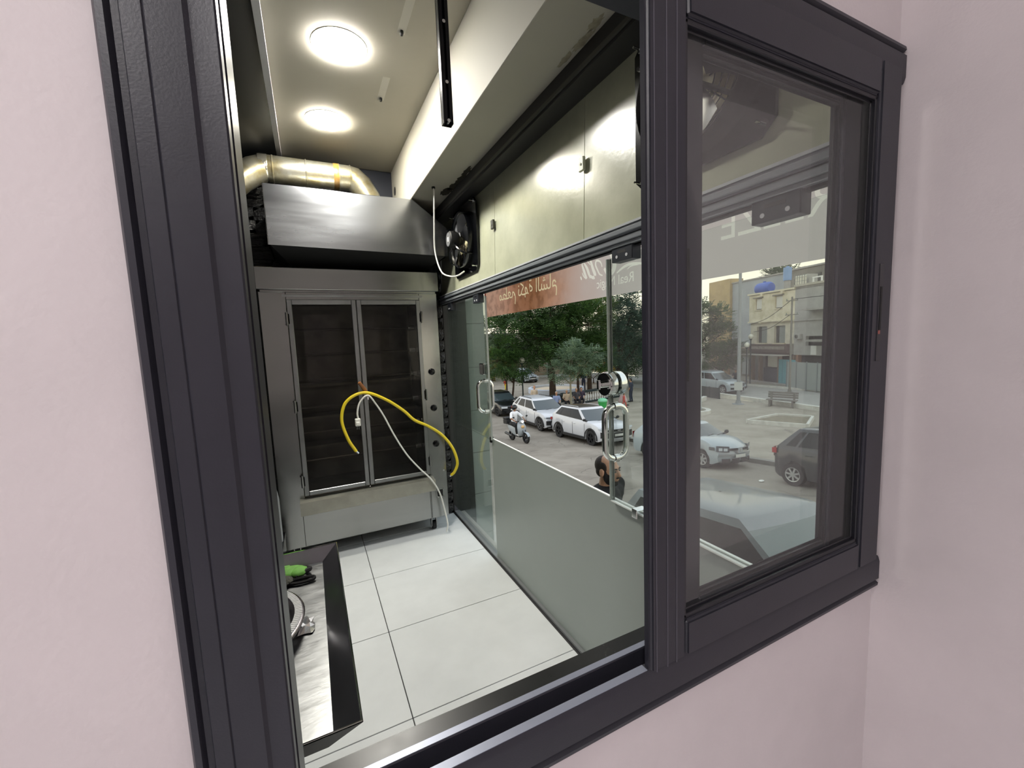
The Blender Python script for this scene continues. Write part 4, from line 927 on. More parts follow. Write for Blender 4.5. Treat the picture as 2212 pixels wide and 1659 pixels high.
suv2 = dict(suv); suv2.update(win=[(.08, .44), (.47, .78), (.83, .95)], cowl=1.08, blackpillar=False, rails=M_CTR, spokes=5, spw=.16,
    front=[('head_lamp', .66, .95, .44, .66, M_CTR, .012, 0), ('grille', -.66, .66, .58, .84, M_CTR, .012, 0), ('running_lamp', .62, .95, .80, .86, M_LAMPD, .014, 0), ('number_plate', -.26, .26, .46, .56, M_PLATE, .03, 0), ('grille_bar', -.5, .5, .66, .68, M_RIMS, .022, 0), ('grille_bar', -.5, .5, .75, .77, M_RIMS, .022, 0), ('lower_grille', -.7, .7, .28, .42, M_CTR, .014, 0), ('skid_plate', -.85, .85, .24, .28, M_RIMS, .02, 0)])
car('suv', 'white suv with black front grille, parked behind the scooter rider', 12.10, 21.35, 4.50, 1.87, 1.67, 2.68, .365, WHITE, suv2, rims=mat('two_tone_rim', '6e6f70', 0.35, metal=0.7))
sed = dict(cowl=.95, nose=.68, tail=1.0, foh=.82, ws0=.80, ws1=.10, rw0=-1.75, rw1=-1.25, clear=.19, tumble=.74, win=[(.10, .44), (.48, .78), (.82, .92)], doors=(.72, -.25), handles=(-.10, -.95), bow=.20,
    front=[('head_lamp', .50, .94, .60, .72, M_LAMP, .01, 0), ('grille', -.48, .48, .60, .70, M_CTR, .012, 0), ('number_plate', -.27, .27, .45, .55, M_PLATE, .03, 0), ('lower_grille', -.6, .6, .28, .40, M_CTR, .012, 0)], rear=[('tail_lamp', .5, .95, .74, .86, M_TAIL, .01, 0)], side=())
car('parked_car', 'black car behind the white suvs at the far left of the street', 12.0, 27.0, 4.3, 1.78, 1.50, 2.6, .31, BLACKP, sed)
clio = dict(cowl=.96, nose=.66, tail=.98, foh=.76, ws0=1.06, ws1=.34, rw0=-1.80, rw1=-1.25, clear=.17, tumble=.73, win=[(.09, .54), (.58, .88)], doors=(.92, -.45), handles=(-.25,), bow=.26, spokes=6,
    front=[('head_lamp', .52, .97, .56, .74, M_LAMPD, .012, .03), ('head_lamp_lens', .60, .74, .60, .69, M_LAMP, .022, 0), ('head_lamp_lens', .78, .90, .61, .70, M_LAMP, .020, 0), ('grille', .12, .52, .61, .68, M_CTR, .012, 0), ('nose_piece', -.12, .12, .52, .70, SILVER, .020, 0), ('bumper_strip', -.9, .9, .44, .50, mat('bumper_strip', '8d9090', 0.5), .012, 0), ('number_plate', -.28, .28, .39, .48, M_PLATE, .034, 0), ('lower_grille', .06, .42, .24, .36, M_CTR, .012, 0), ('lower_grille', .50, .80, .24, .36, M_CTR, .012, 0)],
    rear=[('tail_lamp', .6, .95, .70, .92, M_TAIL, .01, 0)], side=[('head_lamp', 1.58, 1.78, .62, .72, M_LAMPD)], mirror=M_CTR)
c_ = car('hatchback', 'silver hatchback with diamond nose badge, parked facing the window', 11.95, 10.52, 4.12, 1.66, 1.42, 2.47, .29, SILVER, clio, rims=M_RIMS)
bd = MB()
for a, bb, c, d in (((0, .075), (.05, 0), (.028, 0), (0, .042)), ((.05, 0), (0, -.075), (0, -.042), (.028, 0)), ((0, -.075), (-.05, 0), (-.028, 0), (0, -.042)), ((-.05, 0), (0, .075), (0, .042), (-.028, 0))):
    bd.add([(2.097, p[0], .615+p[1]) for p in (a, bb, c, d)] + [(2.085, p[0], .615+p[1]) for p in (a, bb, c, d)], [(0, 1, 2, 3), (0, 4, 5, 1), (1, 5, 6, 2), (2, 6, 7, 3), (3, 7, 4, 0)])
bd.build('diamond_badge', M_CHROME, c_)
micra = dict(cowl=1.0, nose=.74, tail=1.03, foh=.72, ws0=.98, ws1=.30, rw0=-1.70, rw1=-1.20, clear=.19, tumble=.72, win=[(.09, .46), (.50, .80), (.83, .92)], doors=(.80, -.18), handles=(-.02, -.85), bow=.26, spokes=7, spw=.16,
    front=[('head_lamp', .5, .95, .68, .80, M_LAMP, .01, 0)], rear=[('tail_lamp', .66, .97, .74, .98, M_TAIL, .012, 0), ('number_plate', -.28, .28, .60, .70, M_PLATE, .02, 0)], side=[('tail_lamp', -1.80, -1.68, .82, .96, M_TAIL)], mirror=DARK)
car('hatchback', 'dark grey hatchback with silver wheels at the right edge of the pane', 11.95, 5.12, 3.78, 1.67, 1.52, 2.45, .295, DARK, micra, rims=M_RIMS)
near = dict(wsbow=.035, cowl=.98, nose=.72, tail=1.02, foh=.82, ws0=.80, ws1=-.02, rw0=-1.66, rw1=-1.36, clear=.19, tumble=.71, win=[(.045, .44), (.47, .78), (.82, .92)], doors=(.60, -.45), handles=(-.30, -1.15), bow=.22,
    front=[('head_lamp', .5, .94, .60, .72, M_LAMP, .01, 0), ('grille', -.48, .48, .60, .70, M_CTR, .012, 0)], rear=[('tail_lamp', .5, .95, .74, .86, M_TAIL, .01, 0)], side=())
car('hatchback', 'dusty grey hatchback directly below the window, seen from above', 3.99, 2.30, 3.50, 1.70, 1.50, 2.3, .30, GREYBLUE, near, glassm=mat('dusty_windscreen', '55625e', 0.12, spec=0.8))
merc = dict(suv); merc.update(cowl=1.10, win=[(.08, .44), (.48, .78), (.82, .93)], clad=False, blackpillar=False, rails=M_RIMS,
    front=[('head_lamp', .55, .95, .76, .90, M_LAMPD, .012, .02), ('grille', -.48, .48, .68, .90, M_CTR, .012, 0), ('grille_bar', -.44, .44, .75, .78, M_RIMS, .024, 0), ('grille_bar', -.44, .44, .83, .86, M_RIMS, .024, 0), ('fog_lamp', .58, .92, .42, .58, M_CTR, .012, 0), ('lower_grille', -.48, .48, .34, .54, M_CTR, .012, 0), ('number_plate', -.26, .26, .50, .60, M_PLATE, .03, 0)])
car('suv', 'silver white suv on the far road beside the tall pole', 31.15, 24.45, 4.75, 1.93, 1.76, 2.9, .37, SILVER, merc, rims=M_RIMS, yaw=-.06)
car('van', 'pale vehicle under the trees beyond the round basin', 22.8, 44.0, 4.4, 1.75, 1.6, 2.6, .32, SILVER, sed)
# ------------------------------------------------------------------ people
def capsule(b, p0, p1, r0, r1, n=12):
    p0 = Vector(p0); p1 = Vector(p1); d = p1-p0; L = d.length
    if L < 1e-6: b.ell(p0, (r0, r0, r0), n, 8); return
    d /= L; pts = []; rad = []
    for i in range(5):
        a = PI/2*(1-i/4); pts.append(p0-d*r0*math.sin(a)); rad.append(max(.0008, r0*math.cos(a)))
    for i in range(5):
        a = PI/2*i/4; pts.append(p1+d*r1*math.sin(a)); rad.append(max(.0008, r1*math.cos(a)))
    b.tube(pts, rad, n)
def fuse(name, shapes, voxel, m, parent, smooth=4):
    b = MB()
    for s in shapes:
        if s[0] == 'c': capsule(b, *s[1:])
        else: b.ell(s[1], s[2], 16, 10, s[3] if len(s) > 3 else None)
    o = bpy.data.objects.new('fuse', b.mesh('fuse')); COL.objects.link(o)
    r = o.modifiers.new('r', 'REMESH'); r.mode = 'VOXEL'; r.voxel_size = voxel
    if smooth: q = o.modifiers.new('s', 'SMOOTH'); q.iterations = smooth; q.factor = .5
    bpy.context.view_layer.update()
    me = bpy.data.meshes.new_from_object(o.evaluated_get(bpy.context.evaluated_depsgraph_get())); bpy.data.objects.remove(o, do_unlink=True)
    me.name = name; me.materials.clear()
    return link(name, me, m, parent, 180)
SKIN = mat('skin', 'b98a6a', 0.55); SKIN2 = mat('tan_skin', '9a6e50', 0.55)
def hand(wrist, elbow, sg, k=1.0):
    w = Vector(wrist); d = (w-Vector(elbow)).normalized(); side = d.cross(Vector((0, 0, 1)))
    side = side.normalized() if side.length > .05 else Vector((0, 1, 0)); nrm = side.cross(d).normalized(); sh = [('c', w, w+d*.075*k, .026*k, .034*k)]
    for i, L in enumerate((.062, .072, .068, .054)):
        o = w+d*.09*k+side*(.030-.020*i)*k
        sh += [('c', o, o+d*L*.55*k-nrm*.008*k, .0095*k, .009*k), ('c', o+d*L*.55*k-nrm*.008*k, o+d*L*k-nrm*.028*k, .009*k, .008*k)]
    o = w+d*.03*k+side*.028*k
    sh += [('c', o, o+d*.03*k+side*.028*k, .012*k, .010*k), ('c', o+d*.03*k+side*.028*k, o+d*.06*k+side*.030*k, .010*k, .008*k)]
    return sh
def head(c, yaw=0.0, k=1.0):
    M = rotz(yaw); C = Vector(c)
    def P(x, y, z): return C+M @ Vector((x, y, z))*k
    def E(x, y, z, a, b_, d): return ('e', P(x, y, z), (a*k, b_*k, d*k), M)
    return [E(-.012, 0, .030, .098, .076, .088), E(.020, 0, -.035, .072, .060, .080), E(.040, 0, -.085, .044, .042, .032), E(.066, 0, .030, .030, .050, .020),
            ('c', P(.088, 0, .012), P(.108, 0, -.030), .010*k, .016*k), E(.098, .012, -.034, .012, .010, .009), E(.098, -.012, -.034, .012, .010, .009),
            E(.086, 0, -.062, .014, .026, .007), E(.082, 0, -.074, .016, .022, .008), E(.066, .034, -.015, .026, .022, .018), E(.066, -.034, -.015, .026, .022, .018),
            E(-.012, .078, -.012, .024, .012, .034), E(-.012, -.078, -.012, .024, .012, .034)]
def person(label, X, Y, yaw, shirt, trousers, hairm=None, k=1.0, pose='stand', skin=SKIN, voxel=.022, dz=0.0, dress=False, group=None, hands=False, sw=1.0, hd=1.0, nk=0.0):
    t = thing('person', label, 'person', world=False, group=group)
    z0 = zg(X, Y)+(.13 if 13.4 < X < 27.6 else 0)+dz
    t.location = (X, Y, z0); t.rotation_euler = (0, 0, yaw)
    K = lambda *p: Vector(p)*k
    sit = pose == 'sit'; hz = .50 if sit else .93
    lg = []
    for sg in (-1, 1):
        hip = K(0, sg*.09, hz)
        st_ = {'stand': .02*sg, 'walk': .20*sg, 'sit': 0}[pose]
        if sit: kn, an, to = K(.42, sg*.13, .50), K(.40, sg*.12, .09), K(.56, sg*.13, .04)
        else: kn, an, to = K(.03+st_*.7, sg*.10, .50), K(-.02+st_*1.5, sg*.10, .09), K(.14+st_*1.5, sg*.12, .04)
        lg.append((hip, kn, an, to))
    sh_z = hz+.50; arms = []
    for sg in (-1, 1):
        s_ = K(-.01, sg*.185*sw, sh_z)
        if sit: e, w = K(.05, sg*.26, sh_z-.26), K(.27, sg*.16, sh_z-.38)
        elif pose == 'walk': e, w = K(-.10*sg, sg*.25*sw, sh_z-.28), K(.02-.16*sg, sg*.25*sw, sh_z-.50)
        else: e, w = K(-.03, sg*.25, sh_z-.29), K(.06, sg*.24, sh_z-.53)
        arms.append((s_, e, w))
    hc = K(.03, 0, hz+.50+.235-nk)
    body = [('c', K(0, 0, hz+.02), K(0, 0, hz+.20), .135*k, .125*k), ('c', K(0, 0, hz+.20), K(-.005, 0, hz+.42), .125*k, .135*k), ('c', K(-.01, -.12, hz+.44), K(-.01, .12, hz+.44), .085*k, .085*k), ('c', K(-.01, 0, hz+.48), K(.01, 0, hz+.64), .062*k, .055*k)]
    for hip, kn, an, to in lg: body += [('c', hip, kn, .080*k, .052*k), ('c', kn, an, .052*k, .036*k), ('c', an+K(0, 0, -.04), to, .038*k, .032*k)]
    for s_, e, w in arms:
        body += [('c', s_, e, .050*k, .040*k), ('c', e, w, .040*k, .026*k)]
        body += hand(w, e, 1, k) if hands else [('c', w, w+(w-e).normalized()*.10*k, .030*k, .020*k)]
    body += head(hc, 0, k*hd)
    fuse('body', body, voxel, skin, t, 3)
    v2 = max(voxel, .012)
    top = [('c', K(0, 0, hz-.02), K(0, 0, hz+.20), .158*k, .146*k), ('c', K(0, 0, hz+.20), K(-.005, 0, hz+.42), .148*k, .152*k), ('c', K(-.01, -.125*sw, hz+.445), K(-.01, .125*sw, hz+.445), .098*k, .098*k)]
    for s_, e, w in arms: top += [('c', s_, s_.lerp(e, .92), .068*k, .064*k)]
    fuse('shirt', top, v2, shirt, t, 3)
    bt = [('c', K(0, -.05, hz-.02), K(0, .05, hz-.02), .142*k, .142*k)]
    for hip, kn, an, to in lg:
        if dress: bt += [('c', hip, kn.lerp(an, .3), .13*k, .15*k)]
        else: bt += [('c', hip, kn, .100*k, .074*k), ('c', kn, kn.lerp(an, .96), .074*k, .060*k)]
    fuse('trousers' if not dress else 'skirt', bt, v2, trousers, t, 3)
    for hip, kn, an, to in lg: fuse('shoe', [('c', an+K(-.03, 0, -.045), to, .048*k, .042*k)], max(voxel, .014), mat('dark_shoe', '1d1c1c', 0.6), t, 2)
    if hairm:
        hs = [('e', hc+K(-.026, 0, .042), (.104*k, .084*k, .086*k)), ('e', hc+K(-.060, 0, -.02), (.064*k, .074*k, .09*k))]
        if dress: hs += [('e', hc+K(-.05, 0, -.06), (.075*k, .09*k, .14*k))]
        fuse('hair', hs, v2, hairm, t, 2)
    return t
def cloth(name, c): return mat(name, c, 0.85, noise=0.15, nscale=8)
H_BLK = mat('black_hair', '14110f', 0.6); H_GREY = mat('grey_hair', 'b9b6b0', 0.7); H_WHT = mat('white_hair', 'dcdad5', 0.7)
C_BLACK = cloth('black_tshirt', '17181b'); C_DARK = cloth('dark_trousers', '23252b'); C_NAVY = cloth('navy_cloth', '2b3144')

# the bearded man on the pavement just outside
mx, my = 2.33, 2.97
man = person('bearded man in black t-shirt on the pavement just outside the glass', mx, my, -1.22, C_BLACK, C_DARK, None, 1.0, 'walk', mat('warm_skin', 'c2977a', 0.5, noise=0.1, nscale=30), .0075, dz=CAMZ-1.07-1.760-zg(mx, my)+.0, hands=True, sw=1.30, hd=1.08, nk=.035)
hc = Vector((.03, 0, 1.630))
def hv(x, y, z): return hc+Vector((x, y, z))*1.10
def he(x, y, z, a, b_, c): return ('e', hv(x, y, z), (a*1.1, b_*1.1, c*1.1))
fuse('hair', [he(-.044, 0, .036, .070, .0765, .076), he(-.060, 0, -.012, .042, .064, .060), he(-.010, .064, .030, .042, .014, .045), he(-.010, -.064, .030, .042, .014, .045)], .006, mat('brown_black_hair', '2a201a', 0.65, bump=0.4, bscale=200), man, 2)
fuse('beard', [he(.044, 0, -.096, .047, .046, .036), he(.028, .048, -.062, .036, .015, .048), he(.028, -.048, -.062, .036, .015, .048), he(.094, 0, -.051, .013, .030, .006), he(.010, .064, -.030, .018, .012, .056), he(.010, -.064, -.030, .018, .012, .056)], .006, mat('black_beard', '120e0c', 0.75, bump=0.5, bscale=220), man, 2)
for sg in (-1, 1):
    MB().ell(hv(.086, sg*.032, .004), (.011, .015, .007), 10, 8).build('eye', mat('eye_dark', '1d1613', 0.2), man)
    MB().tube([hv(.094, sg*.014, .022), hv(.092, sg*.034, .027), hv(.078, sg*.052, .020)], .0055, 6).build('eyebrow', MATS['black_beard'], man)

# seated and walking people around the balustrade
P_BLUE = cloth('pale_blue_shirt', '8d9cc0'); P_BEIGE = cloth('beige_shirt', 'c9b8a0'); P_GREYD = cloth('dark_grey_shirt', '4a4a50'); P_PURP = cloth('dusky_shirt', '43384a'); P_WHT = cloth('white_cloth', 'e6e6ea'); P_RED = cloth('coral_cloth', 'd0605a'); P_PINK = cloth('pale_pink_cloth', 'cdb6b8')
for lab, x, y, s_, hm, yaw in (('man in pale blue shirt sitting before the balustrade', 15.05, 24.35, P_BLUE, H_GREY, -1.9), ('white-haired person in beige sitting before the balustrade', 16.15, 24.75, P_BEIGE, H_WHT, -2.0),
                          ('person in dark grey sitting before the balustrade', 17.15, 25.0, P_GREYD, H_GREY, -2.0), ('person in dusky purple at the end of the seated row', 17.65, 25.1, P_PURP, H_BLK, -2.1)):
    person(lab, x, y, yaw, s_, C_DARK, hm, 1.0, 'sit', voxel=.026, group='people sitting by the balustrade')
bl = thing('stone_bench', 'low stone bench along the balustrade', 'bench', (16.3, 24.8, zg(16, 24.8)+.13))
for i, (x0, x1) in enumerate(((14.3, 16.2), (16.25, 18.1))):
    MB().obox(((x0+x1)/2, 24.55+(((x0+x1)/2)-15.05)*.24, zg(16, 24.8)+.13+.38), (x1-x0, .42, .08), rotz(.235)).build('seat_slab', M_CONC, bl)
    for x in (x0+.3, x1-.3): MB().obox((x, 24.55+(x-15.05)*.24, zg(16, 24.8)+.13+.17), (.25, .34, .34), rotz(.235)).build('support', M_CONC, bl)
person('bald man standing behind the white suv', 12.95+.9, 25.3, -1.6, P_BEIGE, C_NAVY, None, 1.0, 'stand', voxel=.026)
person('woman with white top walking on the square with a child', 19.83, 23.15, -.9, P_WHT, P_PINK, H_BLK, .92, 'walk', voxel=.024, dress=True)
person('small child in coral clothes walking beside the woman', 19.35, 22.45, -.9, P_RED, P_RED, H_BLK, .56, 'walk', voxel=.016)
person('man in dark navy clothes standing beyond the chrome handle', 21.45, 24.1, 2.0, C_NAVY, C_NAVY, H_BLK, 1.0, 'stand', voxel=.026)
person('distant child in red top and yellow shorts on the square', 17.5, 38.0, 0.6, cloth('red_top', 'b03a34'), cloth('yellow_shorts', 'e0c82e'), H_BLK, .62, 'walk', voxel=.022)
person('distant person in navy beyond the balustrade', 23.0, 32.3, 1.0, C_NAVY, C_NAVY, H_BLK, 1.0, 'walk', voxel=.03)
person('distant person sitting by the shop under the old house', 37.2, 27.0, -2.6, P_GREYD, C_DARK, H_BLK, 1.0, 'sit', voxel=.03)

# ------------------------------------------------------------------ scooter and rider
sx, sy = 8.93, 18.05; szg = zg(sx, sy)
sl = math.atan2(zg(sx, sy-.7)-zg(sx, sy+.7), 1.4)
scm = Matrix.Translation((sx, sy, szg)) @ Matrix.Rotation(-PI/2+.10, 4, 'Z') @ Matrix.Rotation(-sl, 4, 'Y')
sct = thing('scooter', 'silver scooter with black top box and lit headlamp', 'scooter', world=False); sct.matrix_world = scm
M_SC = paint('scooter_silver', 'a3abaf', 0.3)
for x, r_ in ((.66, .265), (-.62, .265)):
    w = MB().lathe([(.17, -.05), (.235, -.058), (.265, -.035), (.27, 0), (.265, .035), (.235, .058), (.17, .05)], (x, 0, r_), 'y', n=28).build('wheel', M_TYRE, sct)
    rm = MB().lathe([(.175, -.03), (.16, -.03), (.16, .03), (.175, .03)], (x, 0, r_), 'y', n=24)
    for q in range(5):
        a = 2*PI*q/5; rm.obox((x+.09*math.cos(a), 0, r_+.09*math.sin(a)), (.16, .03, .03), Matrix.Rotation(-a, 3, 'Y'))
    rm.cyl((x, -.05, r_), (x, .05, r_), .04, n=12); rm.build('rim', M_RIMB, w)
rows = []
for i in range(9):
    a = .35+1.75*i/8; rows.append([(.66+.30*math.cos(a), y, .265+.30*math.sin(a)-.04*abs(y)/.07*.5) for y in (-.075, -.04, 0, .04, .075)])
MB().grid(rows).build('front_fender', M_SC, sct)
for sg in (-1, 1): MB().tube([(.66, sg*.075, .265), (.52, sg*.075, .62)], .02, 8).build('fork_leg', M_CTR, sct)
rows = []
for i, (x, z, w_) in enumerate(((.34, .30, .17), (.42, .42, .22), (.46, .60, .25), (.43, .78, .24), (.38, .92, .19), (.33, 1.0, .12))):
    rows.append([(x-.10*(abs(y)/w_)**2, y, z) for y in (-w_, -w_*.7, -w_*.35, 0, w_*.35, w_*.7, w_)])
rows += [[(p[0]-.05, p[1]*.96, p[2]) for p in r] for r in reversed(rows)]
MB().grid(rows).build('leg_shield', M_SC, sct, smooth=60)
b = MB(); b.ell((.44, 0, .78), (.06, .10, .08), 14, 10); b.build('lower_lamp', mat('amber_lens', 'd8b27a', 0.2), sct)
b = MB(); b.ell((.36, 0, 1.02), (.11, .13, .085), 16, 10); hb = b.build('handlebar_cowl', M_SC, sct)
MB().ell((.445, 0, 1.03), (.03, .07, .055), 14, 10).build('head_lamp', emit('scooter_lamp', (1.0, .98, .92), 4.0), hb)
MB().tube([(.26, -.33, 1.05), (.33, -.15, 1.05), (.35, 0, 1.04), (.33, .15, 1.05), (.26, .33, 1.05)], .016, 8).build('handlebar', M_CTR, sct)
for sg in (-1, 1):
    MB().tube([(.29, sg*.24, 1.06), (.26, sg*.30, 1.18), (.25, sg*.36, 1.24)], .007, 6).build('mirror_stem', M_CTR, sct)
    MB().ell((.25, sg*.38, 1.26), (.02, .065, .042), 12, 8).build('mirror', M_CTR, sct)
rows = [[(.40-.05*i-.10*(abs(y)/.20)**2, y*(1-.05*i), 1.08+.09*i) for y in (-.20, -.13, -.06, 0, .06, .13, .20)] for i in range(5)]
MB().grid(rows).build('windshield', glass('scooter_screen', (.92, .95, .95), .15), sct)
MB().box(-.12, .36, -.17, .17, .27, .33).build('floor_board', M_CTR, sct, bevel=.02)
rows = []
for i, (x, z0_, z1_, w_) in enumerate(((-.10, .30, .68, .13), (-.28, .36, .74, .17), (-.50, .44, .77, .17), (-.72, .54, .78, .14), (-.90, .64, .78, .07))):
    rows.append([(x, -w_*.7, z0_), (x, -w_, (z0_+z1_)/2), (x, -w_*.8, z1_), (x, 0, z1_+.01), (x, w_*.8, z1_), (x, w_, (z0_+z1_)/2), (x, w_*.7, z0_)])
MB().grid(rows).build('rear_body', M_SC, sct, smooth=60)
MB().tube(bez([(-.08, 0, .76), (-.30, 0, .80), (-.55, 0, .83), (-.78, 0, .84)], 5), [.10]*3+[.12]*10+[.10]*3, 12).build('seat', M_CTR, sct)
MB().box(-1.10, -.74, -.20, .20, .82, 1.06).box(-1.11, -.73, -.21, .21, 1.06, 1.16).build('top_box', M_CTR, sct, bevel=.03)
MB().cyl((-.30, -.20, .28), (-.85, -.24, .40), .055, .065, n=14).build('exhaust', mat('exhaust_metal', '5a5a58', 0.4, metal=0.8), sct)
rd = thing('person', 'scooter rider in white t-shirt, dark trousers and black helmet', 'person', world=False); rd.matrix_world = scm
hp = Vector((-.36, 0, .93)); body = [('c', hp, (-.30, 0, 1.14), .13, .125), ('c', (-.30, 0, 1.14), (-.26, 0, 1.36), .125, .13), ('c', (-.26, -.12, 1.40), (-.26, .12, 1.40), .082, .082), ('c', (-.26, 0, 1.44), (-.22, 0, 1.58), .06, .055)]
legs_, arms_ = [], []
for sg in (-1, 1):
    h0 = Vector((-.34, sg*.10, .90)); kn = Vector((.10, sg*.17, .84)); an = Vector((.12, sg*.16, .42)); to = Vector((.27, sg*.17, .37)); legs_.append((h0, kn, an, to))
    s0 = Vector((-.26, sg*.19, 1.39)); el = Vector((-.06, sg*.33, 1.18)); wr_ = Vector((.18, sg*.28, 1.08)); arms_.append((s0, el, wr_))
    body += [('c', h0, kn, .078, .054), ('c', kn, an, .052, .036), ('c', an, to, .038, .032), ('c', s0, el, .05, .04), ('c', el, wr_, .04, .027)] + hand(wr_, el, sg)
body += head((-.20, 0, 1.66))
fuse('body', body, .0085, SKIN2, rd, 2)
fuse('tshirt', [('c', hp+Vector((0, 0, -.03)), (-.30, 0, 1.14), .152, .145), ('c', (-.30, 0, 1.14), (-.26, 0, 1.36), .147, .15), ('c', (-.26, -.13, 1.40), (-.26, .13, 1.40), .096, .096)] + [('c', s0, s0.lerp(el, .85), .068, .066) for s0, el, w_ in arms_], .014, mat('white_tshirt', 'f0f1f4', 0.85), rd, 3)
fuse('trousers', [('c', (-.36, -.05, .90), (-.36, .05, .90), .14, .14)] + [('c', a, k_, .098, .076) for a, k_, c, d in legs_] + [('c', k_, k_.lerp(c, .95), .076, .062) for a, k_, c, d in legs_], .014, C_BLACK, rd, 3)
for a, k_, c, d in legs_: fuse('shoe', [('c', c+Vector((-.03, 0, -.02)), d, .05, .043)], .012, mat('pale_shoe', 'cfcfcd', 0.6), rd, 2)
fuse('helmet', [('e', (-.215, 0, 1.70), (.150, .130, .130)), ('e', (-.235, 0, 1.64), (.125, .122, .10))], .014, M_BLACKG, rd, 2)
MB().grid([[(-.205+.155*math.cos(a)*math.cos(p), .135*math.sin(a), 1.695+.13*math.sin(p)) for a in [(-1.0+2.0*i/8) for i in range(9)]] for p in [-.15+.55*j/4 for j in range(5)]]).build('visor', mat('dark_visor', '23272b', 0.08, spec=0.9), rd)

# ------------------------------------------------------------------ balustrade, bin, basin, bench, poles
bz = zg(16, 25.6)+.13
bal = thing('balustrade', 'dark green balustrade with white balusters behind the seated people', 'balustrade', (17.2, 25.6, bz))
M_DG = mat('dark_green_paint', '16282a', 0.5); A_ = Vector((13.7, 24.95, bz)); B_ = Vector((22.6, 26.75, bz)); D_ = (B_-A_); LB = D_.length; U_ = D_.normalized(); ang = math.atan2(U_.y, U_.x)
for nm, z, h, w_ in (('top_rail', .80, .16, .30), ('base_rail', 0, .14, .30)):
    MB().obox((A_+B_)/2+Vector((0, 0, z+h/2)), (LB, w_, h), rotz(ang)).build(nm, M_DG, bal, bevel=.02)
bme = MB().lathe([(.055, .14), (.055, .18), (.03, .22), (.045, .30), (.075, .42), (.06, .54), (.032, .64), (.03, .70), (.055, .74), (.055, .80)], n=10).mesh('baluster')
bme.materials.append(mat('white_baluster', 'e2e5e2', 0.7))
for i in range(int(LB/.27)):
    o = link('baluster', bme, None, bal); o.location = (A_+U_*(.2+.27*i)) - Vector(bal.location) if False else (A_+U_*(.2+.27*i))
for k in (0, .30, 1.0): MB().obox(A_.lerp(B_, k)+Vector((0, 0, .5)), (.34, .36, 1.0), rotz(ang)).build('post', M_DG, bal, bevel=.02)
lb = zg(17.05, 21.87)+.13
wbn = thing('litter_bin', 'green litter bin with domed lid behind the white suv', 'bin', (17.05, 21.87, lb))
MB().lathe([(.001, 0), (.22, 0), (.28, .66), (.30, .68), (.30, .74), (.28, .76)], (17.05, 21.87, lb), n=24).build('bin_body', mat('bin_green', '2f9a4a', 0.5), wbn)
MB().lathe([(.31, .74), (.31, .82), (.25, .90), (.12, .95), (.001, .96)], (17.05, 21.87, lb), n=24).build('lid', mat('bin_lid', '7cc49a', 0.5), wbn)
fb = zg(20.5, 33)+.13
fn = thing('fountain_basin', 'low round white basin on the square beyond the balustrade', 'basin', (20.5, 33.2, fb))
MB().lathe([(2.6, 0), (2.6, .42), (2.45, .46), (2.3, .46), (2.3, .2)], (20.5, 33.2, fb), n=48).build('basin_wall', mat('basin_white', 'cfd8e6', 0.6), fn)
MB().cyl((20.5, 33.2, fb), (20.5, 33.2, fb+.25), 2.3, n=40).build('basin_floor', mat('basin_floor', 'd9c9ae', 0.7), fn)
def pole(name, label, x, y, h, r, m, cat='pole'):
    z = zg(x, y)+(.13 if 13.4 < x < 27.6 else 0); t = thing(name, label, cat, (x, y, z))
    MB().cyl((x, y, z), (x, y, z+h), r, r*.7, n=14).build('shaft', m, t)
    MB().lathe([(r*3.2, 0), (r*3.2, .03), (r*1.6, .06), (r*1.3, .25)], (x, y, z), n=16).build('base_plate', m, t)
    return t
M_PGREY = mat('galvanised_pole', '8d9294', 0.5, metal=0.3)
t = pole('street_pole', 'thick grey street pole standing near the white kerb', 26.05, 18.67, 10.5, .12, M_PGREY)
z = zg(26, 18.67)+.13; MB().obox((25.93, 18.60, z+1.25), (.5, .04, .55), rotz(-.9)).build('paper_notice', mat('torn_notice', 'b9bcb8', 0.8), t)
t = pole('street_pole', 'thin pale pole at the left edge of the pane', 21.97, 18.34, 8.5, .065, mat('pale_pole', 'a9aeae', 0.5))
t = pole('utility_pole', 'slim utility pole with crossarms in front of the old house', 34.6, 20.35, 7.6, .085, mat('weathered_pole', '77756c', 0.8), 'pole')
z = zg(34.6, 20.35)
for zz, w_ in ((7.3, .8), (6.2, .9)):
    MB().obox((34.6, 20.35, z+zz), (.06, w_, .06), rotz(.3)).build('crossarm', MATS['weathered_pole'], t)
    for dy in (-.35, 0, .35): MB().cyl((34.6-dy*.28, 20.35+dy, z+zz), (34.6-dy*.28, 20.35+dy, z+zz+.16), .03, n=8).build('insulator', mat('insulator', '6a7a70', 0.3), t)
for i, (a, b_) in enumerate((((34.6, 20.35, z+7.4), (38.9, 26.9, 2.4+CAMZ-1.9)), ((34.6, 20.35, z+6.3), (38.9, 26.4, 1.4)), ((34.6, 20.35, z+7.4), (36.0, 8.0, z+8.6)))):
    a = Vector(a); b_ = Vector(b_); md = (a+b_)/2-Vector((0, 0, .35))
    o = MB().tube(bez([a, md, b_], 8), .022, 6).build('overhead_wire', M_BLACK)
    tag(o, ('overhead wire from the utility pole top down to the old house', 'lower overhead wire sagging from the utility pole to the house', 'overhead wire running right from the utility pole')[i], 'wire')
